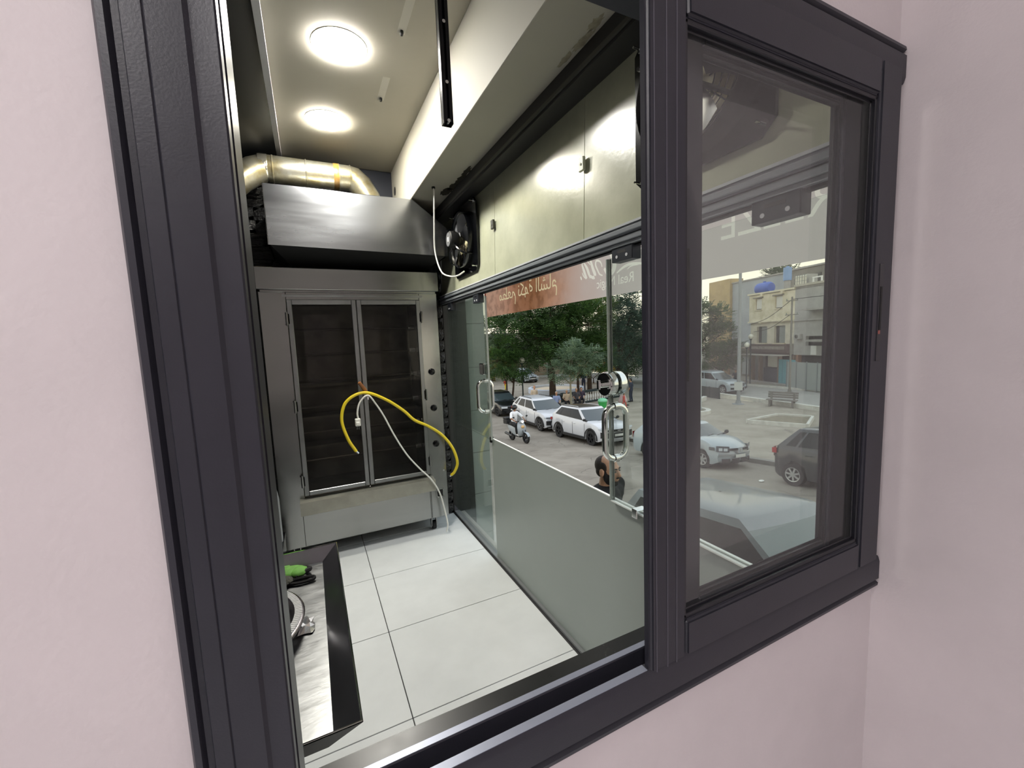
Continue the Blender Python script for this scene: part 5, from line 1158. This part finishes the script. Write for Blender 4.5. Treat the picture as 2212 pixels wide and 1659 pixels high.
def globe_lamp(label, x, y, h):
    z = zg(x, y)+(.13 if 13.4 < x < 27.6 else 0); t = thing('globe_lamp', label, 'street lamp', (x, y, z), 'globe street lamps')
    MB().cyl((x, y, z), (x, y, z+h), .06, .045, n=12).build('post', M_DG, t); MB().ell((x, y, z+h+.22), (.22, .22, .24), 14, 10).build('globe', mat('opal_globe', 'd9d6c6', 0.35), t)
    MB().lathe([(.14, h-.05), (.10, h+.02), (.06, h-.15)], (x, y, z), n=14).build('collar', M_DG, t)
globe_lamp('globe street lamp by the tree left of the old house', 35.0, 24.35, 3.6)
globe_lamp('globe street lamp against the old house wall', 36.9, 25.3, 4.3)
globe_lamp('dark globe lamp post among the small trees', 14.5, 28.3, 3.2)
bzz = zg(27.1, 16.4)+.13
bh = thing('park_bench', 'slatted grey park bench on the square by the white kerb', 'bench', (26.9, 16.4, bzz))
a0 = Vector((26.75, 17.15, bzz)); b0 = Vector((27.25, 15.55, bzz)); uu = (b0-a0).normalized(); nn_ = Vector((-uu.y, uu.x, 0)); an_ = math.atan2(uu.y, uu.x); LL = (b0-a0).length
M_BN = mat('weathered_bench', '75736c', 0.8, noise=0.2, nscale=8)
for k in range(4): MB().obox((a0+b0)/2-nn_*(.18-.13*k)+Vector((0, 0, .45)), (LL, .10, .05), rotz(an_)).build('seat_slat', M_BN, bh)
for k in range(3): MB().obox((a0+b0)/2+nn_*(.27+.03*k)+Vector((0, 0, .60+.14*k)), (LL, .05, .11), rotz(an_)).build('back_slat', M_BN, bh)
for k in (.12, .88):
    p = a0.lerp(b0, k)
    MB().obox(p-nn_*.2+Vector((0, 0, .21)), (.10, .10, .42), rotz(an_)).obox(p+nn_*.22+Vector((0, 0, .45)), (.10, .10, .90), rotz(an_)).obox(p+Vector((0, 0, .38)), (.10, .5, .08), rotz(an_)).build('leg', M_BN, bh)
lt = MB().ell((10.89, 7.08, zg(10.89, 7.08)+.03), (.09, .06, .025), 8, 5).build('paper_litter', mat('white_paper', 'e6e6e0', 0.8), smooth=0); tag(lt, 'scrap of white litter on the asphalt beside the dark hatchback', 'litter')
fz = zg(27.0, 22.0)
fc = thing('low_fence', 'low dark mesh fence in front of the silver white suv', 'fence', (27.0, 22.6, fz))
for k in range(5): MB().box(27.05+.10*k, 27.11+.10*k, 20.9+.95*k, 20.96+.95*k, fz, fz+1.0).build('post', M_DG, fc)
for k in range(4): MB().add([(27.08+.10*k, 20.93+.95*k, fz+.08), (27.18+.10*k, 21.88+.95*k, fz+.08), (27.18+.10*k, 21.88+.95*k, fz+.95), (27.08+.10*k, 20.93+.95*k, fz+.95), (27.10+.10*k, 20.93+.95*k, fz+.08), (27.20+.10*k, 21.88+.95*k, fz+.08), (27.20+.10*k, 21.88+.95*k, fz+.95), (27.10+.10*k, 20.93+.95*k, fz+.95)], [(0,1,2,3),(4,7,6,5),(0,4,5,1),(1,5,6,2),(2,6,7,3),(3,7,4,0)]).build('mesh_panel', mat('dark_mesh', '3b4442', 0.8, noise=0.4, nscale=60), fc)
# ------------------------------------------------------------------ trees
def leaf_mat(name, c, c2):
    m = bpy.data.materials.new(name); m.use_nodes = True; nt = m.node_tree; nt.nodes.clear()
    out = nt.nodes.new('ShaderNodeOutputMaterial'); d = nt.nodes.new('ShaderNodeBsdfPrincipled'); t = nt.nodes.new('ShaderNodeBsdfTranslucent'); mx = nt.nodes.new('ShaderNodeMixShader'); mx.inputs[0].default_value = .22
    g = nt.nodes.new('ShaderNodeNewGeometry'); r = nt.nodes.new('ShaderNodeValToRGB'); nt.links.new(g.outputs['Random Per Island'], r.inputs[0])
    r.color_ramp.elements[0].color = (*lin(c), 1); r.color_ramp.elements[1].color = (*lin(c2), 1)
    d.inputs['Roughness'].default_value = .5
    nt.links.new(r.outputs[0], d.inputs['Base Color']); nt.links.new(r.outputs[0], t.inputs[0])
    nt.links.new(d.outputs[0], mx.inputs[1]); nt.links.new(t.outputs[0], mx.inputs[2]); nt.links.new(mx.outputs[0], out.inputs[0]); MATS[name] = m; return m
L_DARK = leaf_mat('dark_green_leaves', '2c4424', '4f7038'); L_MID = leaf_mat('mid_green_leaves', '3f5a2c', '728844'); L_GREY = leaf_mat('grey_green_leaves', '4d6450', '7d9474'); L_YEL = leaf_mat('yellow_green_leaves', '5f6a28', '93923c'); L_FLOW = leaf_mat('yellow_flowers', 'd8a81e', 'f0c83a')
M_BARK = mat('bark', '4a3c30', 0.9, noise=0.4, nscale=8, bump=0.5, bscale=20)
def tree(label, X, Y, trunk_h, trunk_r, blobs, nfr, lm, ll=.42, lean=(0, 0), seed=1, name='tree', bark=M_BARK):
    r = random.Random(seed); z0 = zg(X, Y)+(.13 if 13.4 < X < 27.6 else 0)-.05
    t = thing(name, label, 'tree', (X, Y, z0))
    base = Vector((X, Y, z0)); fork = base+Vector((lean[0], lean[1], trunk_h))
    b = MB(); b.tube(bez([base, base.lerp(fork, .5)+Vector((lean[0]*.2, 0, 0)), fork], 5), [trunk_r*(1.15-.4*i/10) for i in range(11)], 10); b.build('trunk', bark, t)
    b = MB(); v = MB(); tot = sum(bl[3]*bl[4] for bl in blobs)
    for (bx, by, bz_, rx, rz) in blobs:
        c = base+Vector((bx, by, bz_))
        b.tube(bez([fork-Vector((0, 0, trunk_h*.08)), fork.lerp(c, .5)+Vector((0, 0, -.15*rz)), c], 4), [trunk_r*(.6-.05*i) for i in range(9)], 7)
        for k in range(4):
            a = r.uniform(0, 2*PI); e = c+Vector((math.cos(a)*rx*.7, math.sin(a)*rx*.7, r.uniform(-.3, .6)*rz)); b.tube([c, c.lerp(e, .5)+Vector((0, 0, .1)), e], [trunk_r*.2, trunk_r*.13, trunk_r*.05], 5)
        for k in range(int(nfr*rx*rz/tot)):
            u = r.uniform(-1, 1); a = r.uniform(0, 2*PI); q = math.sqrt(1-u*u); rad = r.uniform(.45, 1.0)**.6*(1+.14*math.sin(3*a+bx)+.10*math.sin(7*a+5*u))
            dr = Vector((q*math.cos(a), q*math.sin(a), u)); p = c+Vector((dr.x*rx*rad, dr.y*rx*rad, dr.z*rz*rad))
            # a frond: pairs of leaflets along a drooping rachis
            ax = (dr+Vector((r.uniform(-.6, .6), r.uniform(-.6, .6), r.uniform(-.35, .35)))).normalized(); sd = ax.cross(Vector((0, 0, 1)))
            sd = sd.normalized() if sd.length > .1 else Vector((1, 0, 0)); L = ll*r.uniform(.7, 1.3); np_ = 4
            for i in range(np_):
                o = p+ax*L*(i/np_)+Vector((0, 0, -.25*L*(i/np_)**2)); wl_ = L*.42*(1-.12*i)
                for sg in (-1, 1):
                    tip = o+sd*sg*wl_+ax*wl_*.45+Vector((0, 0, -.12*wl_)); mid = o.lerp(tip, .5); hw_ = ax*L*.085
                    v.add([o, mid+hw_, tip, mid-hw_], [(0, 1, 2, 3)])
    b.build('branches', bark, t)
    f = v.build('foliage', lm, t, smooth=0, recalc=False); f['kind'] = 'stuff'
    return t
tree('large dark feathery tree at the middle of the square', 17.83, 29.4, 3.4, .26, [(-2.6, .5, 5.6, 2.6, 2.0), (0, 0, 7.2, 2.9, 2.3), (2.4, -.6, 6.0, 2.4, 2.0), (-1.0, -1.2, 5.0, 2.0, 1.5), (1.6, 1.2, 7.9, 2.2, 1.8), (-3.2, -.8, 7.4, 2.2, 1.8)], 5200, L_DARK, .62, seed=2)
tree('tree with mid-green crown behind the large feathery tree', 22.0, 30.0, 4.0, .2, [(0, 0, 6.2, 2.2, 2.2), (-1.3, .5, 7.6, 1.7, 1.5), (1.2, 0, 7.4, 1.6, 1.4)], 2000, L_MID, .55, seed=3)
tree('young grey-green sapling in front of the balustrade', 16.0, 24.0, 2.0, .075, [(0, 0, 3.5, 1.05, 1.0), (1.0, -.3, 3.4, 1.0, .75), (-.9, .2, 2.8, .8, .6), (.4, .2, 4.2, .8, .6), (1.7, -.5, 3.9, .7, .5)], 1000, L_GREY, .40, seed=4, bark=mat('pale_bark', '8a8672', 0.9))
tree('small leaning tree left of the white suvs', 13.4, 28.5, 2.0, .085, [(-.9, 0, 3.6, 1.5, 1.0), (.6, -.3, 3.4, 1.5, 1.0), (.2, .3, 4.5, 1.3, .9)], 1500, L_DARK, .45, (.45, 0), seed=5)
tree('small yellow-green tree behind the scooter rider', 14.5, 31.2, 1.7, .07, [(-.6, 0, 3.3, 1.2, 1.1), (.4, .2, 4.0, 1.1, .9)], 900, L_YEL, .40, seed=6)
tree('small dark tree right of the sapling', 19.6, 28.3, 1.9, .12, [(0, 0, 3.4, 1.6, 1.2), (1.1, -.6, 4.2, 1.4, 1.2), (-.9, .3, 4.4, 1.2, 1.0), (1.8, -.9, 3.2, 1.2, .9)], 1700, L_DARK, .5, seed=7)
tree('tall bluish dark tree behind the chrome lock', 26.5, 31.5, 2.2, .22, [(0, 0, 4.2, 2.4, 2.2), (.3, 0, 6.6, 2.3, 2.0), (1.0, -1.0, 8.2, 1.8, 1.6), (2.2, -1.5, 5.2, 2.0, 2.0)], 2800, leaf_mat('bluish_leaves', '2b443a', '4c6a58'), .60, seed=8)
tree('dense dark tree behind the man in navy', 31.0, 35.5, 1.6, .18, [(0, 0, 2.8, 2.2, 1.8), (1.4, -1.6, 3.4, 2.0, 1.8), (-1.4, 1.4, 3.2, 2.0, 1.7), (0, 0, 5.4, 2.2, 1.8)], 2000, L_DARK, .6, seed=41)
tree('yellow flowering shrub beyond the man in navy', 27.3, 36.5, .6, .06, [(-1.2, 1.0, 1.5, 1.3, .5), (1.0, -.8, 1.9, 1.4, .55)], 700, L_FLOW, .35, seed=9, name='shrub')
tree('broad tree beside the thin pole left of the old house', 33.5, 29.0, 3.0, .2, [(-1.4, .6, 5.2, 2.0, 1.8), (.4, -.3, 6.2, 2.2, 2.0), (1.6, -1.5, 4.6, 1.9, 1.6), (-.8, .8, 7.6, 1.8, 1.5), (1.0, -2.0, 6.4, 1.4, 1.2)], 2600, L_DARK, .62, seed=10)
tree('low bushy tree between the tall pole and the old house', 36.2, 27.8, 1.4, .12, [(0, 0, 2.8, 1.4, 1.2), (-.9, 1.2, 2.6, 1.3, 1.1), (.3, -1.0, 3.2, 1.2, 1.0)], 1300, L_DARK, .5, seed=11)
for i, (x, y, h, lab) in enumerate(((9.5, 46, 6.5, 'far tree at the left end of the square'), (14.5, 49, 7.5, 'far tree behind the small leaning tree'), (20.5, 48, 8.0, 'far tree behind the large feathery tree'), (27.5, 46, 8.5, 'far tree behind the mid-green crown'), (34.5, 44, 8.0, 'far tree behind the chrome lock'), (41, 40, 8.0, 'far tree behind the broad roadside tree'))):
    tree(lab, x, y, 2.2, .22, [(-1.8, 0, h*.45, 2.6, 2.0), (1.8, .4, h*.5, 2.6, 2.2), (0, 0, h*.75, 2.5, 2.0)], 1300, (L_DARK, L_MID, L_DARK)[i % 3], .85, seed=20+i)
tree('distant bare-topped tree showing above the old house roof', 61.4, 37.6, 9.5, .2, [(0, 0, 12.6, 2.4, 1.2), (2.2, -3.0, 12.2, 2.2, 1.0)], 500, L_DARK, 1.0, seed=31)
for i, (x0, x1, y) in enumerate(((6.0, 24.0, 53.0), (24.0, 44.0, 51.0))):
    z = zg(20, 50); w = thing('garden_wall', ('long pale wall at the far left edge of the square', 'long pale wall at the far right edge of the square')[i], 'wall', ((x0+x1)/2, y, z))
    MB().box(x0, x1, y, y+.3, z, z+1.9).build('wall_panel', mat('pale_wall', 'b5a48c', 0.85, noise=0.2, nscale=2), w); MB().box(x0, x1, y-.08, y+.38, z+1.9, z+2.02).build('coping', M_CONC, w)
    for k in range(int((x1-x0)/3)): MB().box(x0+3*k, x0+3*k+.35, y-.06, y, z, z+1.9).build('pilaster', M_CONC, w)

# ------------------------------------------------------------------ old house and its neighbours
GZ = -3.53
ho_ = thing('old_house', 'weathered cream two-storey house with shop below', 'building', world=False)
ua = Vector((-1.5, -5.2, 0)).normalized(); da = Vector((0, 0, 1)).cross(ua)
if da.x < 0: da = -da
ho_.matrix_world = Matrix(((ua.x, da.x, 0, 39.5), (ua.y, da.y, 0, 27.3), (0, 0, 1, 0), (0, 0, 0, 1)))
M_CRM = mat('weathered_cream', 'e8dfc6', 0.85, noise=0.3, nscale=1.1, col2='c4b896', detail=8); M_GRP = mat('grey_render', 'b2b0aa', 0.85, noise=0.2, nscale=1.5)
def hb(nm, m_, x0, x1, y0, y1, z0, z1, p=None, bv=0): return MB().box(x0, x1, y0, y1, z0, z1).build(nm, m_, p or ho_, bevel=bv)
def wall_with(nm, m_, x0, x1, z0, z1, holes, y0=0, y1=.3):
    b = MB(); xs = sorted({x0, x1} | {h[0] for h in holes} | {h[1] for h in holes}); zs = sorted({z0, z1} | {h[2] for h in holes} | {h[3] for h in holes})
    for a, c in zip(xs[:-1], xs[1:]):
        for e_, f_ in zip(zs[:-1], zs[1:]):
            if not any(h[0] <= a and c <= h[1] and h[2] <= e_ and f_ <= h[3] for h in holes): b.box(a, c, y0, y1, e_, f_)
    return b.build(nm, m_, ho_, recalc=False)
UW = [(.82, 1.62, 3.50, 4.58), (3.22, 4.06, 3.46, 4.58)]; LW = [(.93, 2.21, .32, 1.89), (3.06, 4.32, .32, 1.89)]
wall_with('upper_wall', M_CRM, 0, 5.41, 2.36, 4.95, UW)
wall_with('middle_wall', mat('middle_cream', 'e0d8c2', 0.85, noise=0.25, nscale=1.3), 0.1, 5.41, .25, 2.30, LW, .12, .4)
hb('floor_band', M_CRM, -.05, 5.45, -.12, .3, 2.28, 2.42)
hb('cornice', mat('pale_cornice', 'd9d0b4', 0.85), -.1, 5.45, -.15, .3, 4.95, 5.10)
for u in (1.6, 4.0): hb('corbel', M_CRM, u, u+.25, -.2, .1, 4.72, 4.97); hb('corbel', M_CRM, u-.1, u+.12, -.2, .1, 2.18, 2.34)
for (a, c, e_, f_) in UW:
    w = hb('window', mat('white_shutter', 'd9d6cc', 0.7), a+.06, c-.06, .10, .16, e_+.06, f_-.05); hb('lintel', mat('grey_lintel', '77736a', 0.8), a-.22, c+.18, -.12, .05, f_+.02, f_+.10, w); hb('window_sill', M_CRM, a-.08, c+.08, -.1, .1, e_-.08, e_, w); hb('window_gap', M_BLACK, a+.06, c-.06, .09, .11, e_, e_+.07, w)
for (a, c, e_, f_) in LW:
    w = hb('window', mat('dark_recess', '4a4c48', 0.7), a, c, .36, .42, e_, f_); hb('shutter_leaf', mat('grey_curtain', '8d938e', 0.8), a+.45, c-.02, .28, .34, e_+.02, f_-.02, w); hb('window_sill', M_CRM, a-.08, c+.08, .0, .2, e_-.1, e_, w)
hb('sign_board', mat('brown_sign', '5a4a42', 0.7), .3, 5.0, -.25, .1, -.55, .22, bv=.02)
sgn = hb('sign_lettering_band', mat('faded_sign', 'a39c90', 0.7, noise=0.5, nscale=9), .7, 4.7, -.27, -.24, -.25, .02)
hb('shop_awning', mat('awning_grey', 'b9b4aa', 0.7), .3, 5.0, -1.1, .1, -.80, -.72); hb('awning_fascia', mat('brown_fascia', '4d3f3a', 0.7), .3, 5.0, -.05, .1, -.75, -.55)
hb('shop_interior', mat('shop_dark', '3a3632', 0.8), .4, 5.2, 1.6, 1.7, GZ, -.8)
for u in (.35, 1.35, 3.65, 5.3): hb('shop_pillar', mat('shop_pillar', '7d6a58', 0.8), u, u+.22, 0, .3, GZ, -.75)
hb('shop_back_sign', mat('shop_white', 'e6e6d8', 0.7), 1.96, 3.5, .5, .55, -1.95, -.95)
hb('shop_car_block', mat('dark_car_block', '3e4652', 0.5), 1.7, 3.6, .3, .9, GZ, -2.05)  # plain box standing for the dark car inside the shop
for u in (3.92, 4.86): g = hb('blue_shutter', mat('turquoise_gate', '63a9b4', 0.5), u, u+.90, -.10, -.04, GZ, -1.15, bv=.01); hb('shutter_rib', mat('turquoise_rib', '4f8f9c', 0.5), u+.43, u+.47, -.12, -.09, GZ+.1, -1.2, g)
hb('doorstep', M_CONC, .3, 5.8, -.8, 0, GZ, GZ+.22)
wall_with('grey_wing_wall', M_GRP, 5.41, 11.5, -.7, 5.15, [(6.6, 8.2, .1, .9)], 0, .3)
hb('wing_cornice', mat('wing_cornice', 'b8b2a2', 0.85), 5.41, 11.5, -.15, .3, 5.10, 5.28); hb('wing_band', M_GRP, 5.41, 11.5, -.1, .3, 2.2, 2.38)
hb('wing_recess', mat('wing_recess', '4e4c4a', 0.8), 5.45, 11.5, .5, .6, GZ, .9)
hb('wing_pier', mat('orange_pier', '8d6a50', 0.8), 5.75, 6.0, -.1, .25, GZ, -.7); hb('balcony_slab', M_CONC, 7.0, 10.5, -.9, 0, 3.0, 3.14); hb('balcony_slab', M_CONC, 7.3, 10.5, -.7, 0, .45, .62)
hb('notice_board', M_WHITEP, 7.15, 7.65, -.05, 0, -.65, .1)
hb('side_wall', M_GRP, 0, .3, .3, 7, GZ, 4.9); hb('flat_roof', M_CONC, 0, 11.5, .0, 7, 4.9, 4.97)
ac = hb('air_conditioner', mat('ac_white', 'a9a8a2', 0.6), 5.7, 6.3, -.35, 0, .65, 1.1, bv=.02); MB().lathe([(.16, -.36), (.16, -.35), (.001, -.35)], (6.0, 0, .88), 'y', n=18).build('ac_fan', M_BLACK, ac)
def W_(u, d, z): return ho_.matrix_world @ Vector((u, d, z))
# rooftop tanks
p = W_(.05, 1.6, 4.97); tk = thing('water_tank', 'blue ribbed water tank lying on the old house roof', 'tank', tuple(p)); M_BLU = mat('blue_plastic', '3f62b4', 0.5)
b = MB(); q0 = W_(-.85, 1.6, 5.65); q1 = W_(.95, 1.6, 5.65); q_ = [q0.lerp(q1, k/8) for k in range(9)]; b.tube(q_, [.42, .56, .58, .56, .58, .56, .58, .56, .42], 20); b.build('tank_body', M_BLU, tk)
for u in (.35, .75): MB().obox(W_(u, 1.6, 5.02), (.12, .9, .12), rotz(math.atan2(ua.y, ua.x))).build('tank_foot', M_CONC, tk)
MB().cyl(W_(.05, 1.6, 6.15), W_(.05, 1.6, 6.32), .14, n=14).build('tank_lid', M_BLU, tk)
p = W_(1.95, 2.4, 4.97); tb = thing('water_barrel', 'upright blue barrel on the roof behind the tank', 'barrel', tuple(p)); MB().lathe([(.001, 1.15), (.34, 1.15), (.36, 1.6), (.34, 1.75), (.36, 1.9), (.34, 2.35), (.12, 2.4), (.12, 2.48)], tuple(p), n=18).build('barrel_body', mat('pale_blue_plastic', '7b9cc4', 0.5), tb); MB().cyl(p, p+Vector((0, 0, 1.15)), .28, n=8).build('barrel_stand', M_CONC, tb)
p = W_(5.2, 1.2, 4.97); ib = thing('caged_tank', 'white caged water container on the roof of the grey wing', 'tank', tuple(p)); R3 = rotz(math.atan2(ua.y, ua.x))
MB().obox(p+Vector((0, 0, .68)), (1.25, 1.0, .95), R3).build('container', mat('milky_plastic', 'd9d6c4', 0.5), ib, bevel=.06)
for k in range(6): MB().obox(p+R3 @ Vector((-.62+.25*k, 0, .68)), (.03, 1.06, 1.02), R3).build('cage_hoop', M_STEELD, ib)
for k in range(3): MB().obox(p+Vector((0, 0, .35+.32*k)), (1.31, 1.06, .03), R3).build('cage_ring', M_STEELD, ib)
MB().obox(p+Vector((0, 0, .1)), (1.3, 1.05, .18), R3).build('pallet', mat('pallet_wood', '8d7a5c', 0.9), ib)
p = W_(6.55, 1.0, 4.97); wf = thing('roof_frame', 'white square frame beside the caged container', 'frame', tuple(p))
MB().obox(p+R3 @ Vector((-.4, 0, .4)), (.1, .1, .8), R3).obox(p+R3 @ Vector((.4, 0, .4)), (.1, .1, .8), R3).obox(p+Vector((0, 0, .82)), (.9, .12, .1), R3).build('frame_bars', M_WHITEP, wf)
# sheet fence beside the house
p = W_(7.6, -1.2, GZ); sf = thing('sheet_fence', 'grey corrugated sheet fence beside the old house', 'fence', tuple(p))
for k in range(4): MB().obox(W_(6.55+.98*k, -1.2, GZ+1.22), (.95, .05, 2.2), R3).build('sheet', mat('sheet_metal', 'a8aeaa', 0.6, metal=0.2), sf); MB().obox(W_(6.07+.98*k, -1.25, GZ+1.2), (.05, .08, 2.4), R3).build('post', M_PGREY, sf)
# taller houses behind
nb = thing('rear_house', 'tall pale grey house with ochre gable behind the old house', 'building', tuple(W_(-10, 9, GZ)))
MB().obox(W_(-9.9, 12, (GZ+7.9)/2), (9.0, 6, 7.9-GZ), R3).build('wall_block', mat('pale_grey_block', 'a9aeb0', 0.85, noise=0.15, nscale=0.8), nb)
MB().obox(W_(-16.4, 9.6, (GZ+8.6)/2), (4.4, 2.0, 8.6-GZ), R3).build('gable_panel', mat('ochre_gable', 'c0a878', 0.85, noise=0.2, nscale=1), nb)
MB().obox(W_(-9.9, 12, 7.97), (9.2, 6.3, .15), R3).build('roof_slab', M_CONC, nb)
nb2 = thing('rear_house', 'rough grey house rising behind the caged container', 'building', tuple(W_(.6, 9, GZ)))
MB().obox(W_(.6, 10, (GZ+7.8)/2), (7.5, 5, 7.8-GZ), R3).build('wall_block', mat('rough_block', '8f8b80', 0.9, noise=0.3, nscale=1.2), nb2); MB().obox(W_(.6, 10, 7.85), (7.8, 5.3, .16), R3).build('roof_slab', M_CONC, nb2)
for k in range(3): MB().obox(W_(-1.7+1.9*k, 7.46, 6.6), (.9, .06, .9), R3).build('window', mat('blank_window', '5d5b55', 0.7), nb2)
ch = thing('low_house', 'low shed with tan door left of the old house', 'building', tuple(W_(-3.5, 3, GZ)))
MB().obox(W_(-4.6, 4.5, GZ+1.5), (6.6, 4, 3.0), R3).build('wall_block', mat('shed_wall', '8a8478', 0.85, noise=0.2, nscale=2), ch); MB().obox(W_(-6.6, 2.45, GZ+1.2), (1.3, .1, 2.3), R3).build('door', mat('tan_door', '9a8062', 0.8), ch); MB().obox(W_(-4.6, 4.3, GZ+3.1), (6.8, 4.6, .18), R3).build('roof_slab', mat('tin_roof', '8a7a6a', 0.8), ch); MB().obox(W_(-3.4, 2.45, GZ+1.3), (.9, .1, 1.9), R3).build('notice_board', mat('grey_board', 'a9aca8', 0.8), ch)
fh = thing('pale_house', 'pale distant house glimpsed at the far left through the leaves', 'building', (9.0, 58, zg(9, 58)))
MB().box(3, 16, 57, 64, zg(9, 58), zg(9, 58)+7).build('wall_block', mat('pale_house_wall', 'd2c8b8', 0.85, noise=0.1, nscale=1), fh); MB().box(2.7, 16.3, 56.7, 64.3, zg(9, 58)+7, zg(9, 58)+7.2).build('roof_slab', M_CONC, fh)
for k in range(4):
    for j in range(2): MB().box(4+3*k, 5.1+3*k, 56.9, 57.0, zg(9, 58)+1.2+3*j, zg(9, 58)+2.6+3*j).build('window', mat('house_window', '4c4640', 0.6), fh)
rt = thing('roof_tree_house', 'distant dark house block closing the view beyond the far trees', 'building', (34, 62, zg(30, 60)))
MB().box(18, 60, 60, 66, zg(30, 60), zg(30, 60)+6).build('wall_block', mat('distant_wall', '9a9488', 0.85, noise=0.15, nscale=.5), rt); MB().box(17.7, 60.3, 59.7, 66.3, zg(30, 60)+6, zg(30, 60)+6.2).build('roof_slab', M_CONC, rt)
for k in range(12): MB().box(19+3.3*k, 20.2+3.3*k, 59.9, 60, zg(30, 60)+3.2, zg(30, 60)+4.6).build('window', MATS['house_window'], rt)
for o in bpy.data.objects:
    if '_w' in o.keys(): del o['_w']
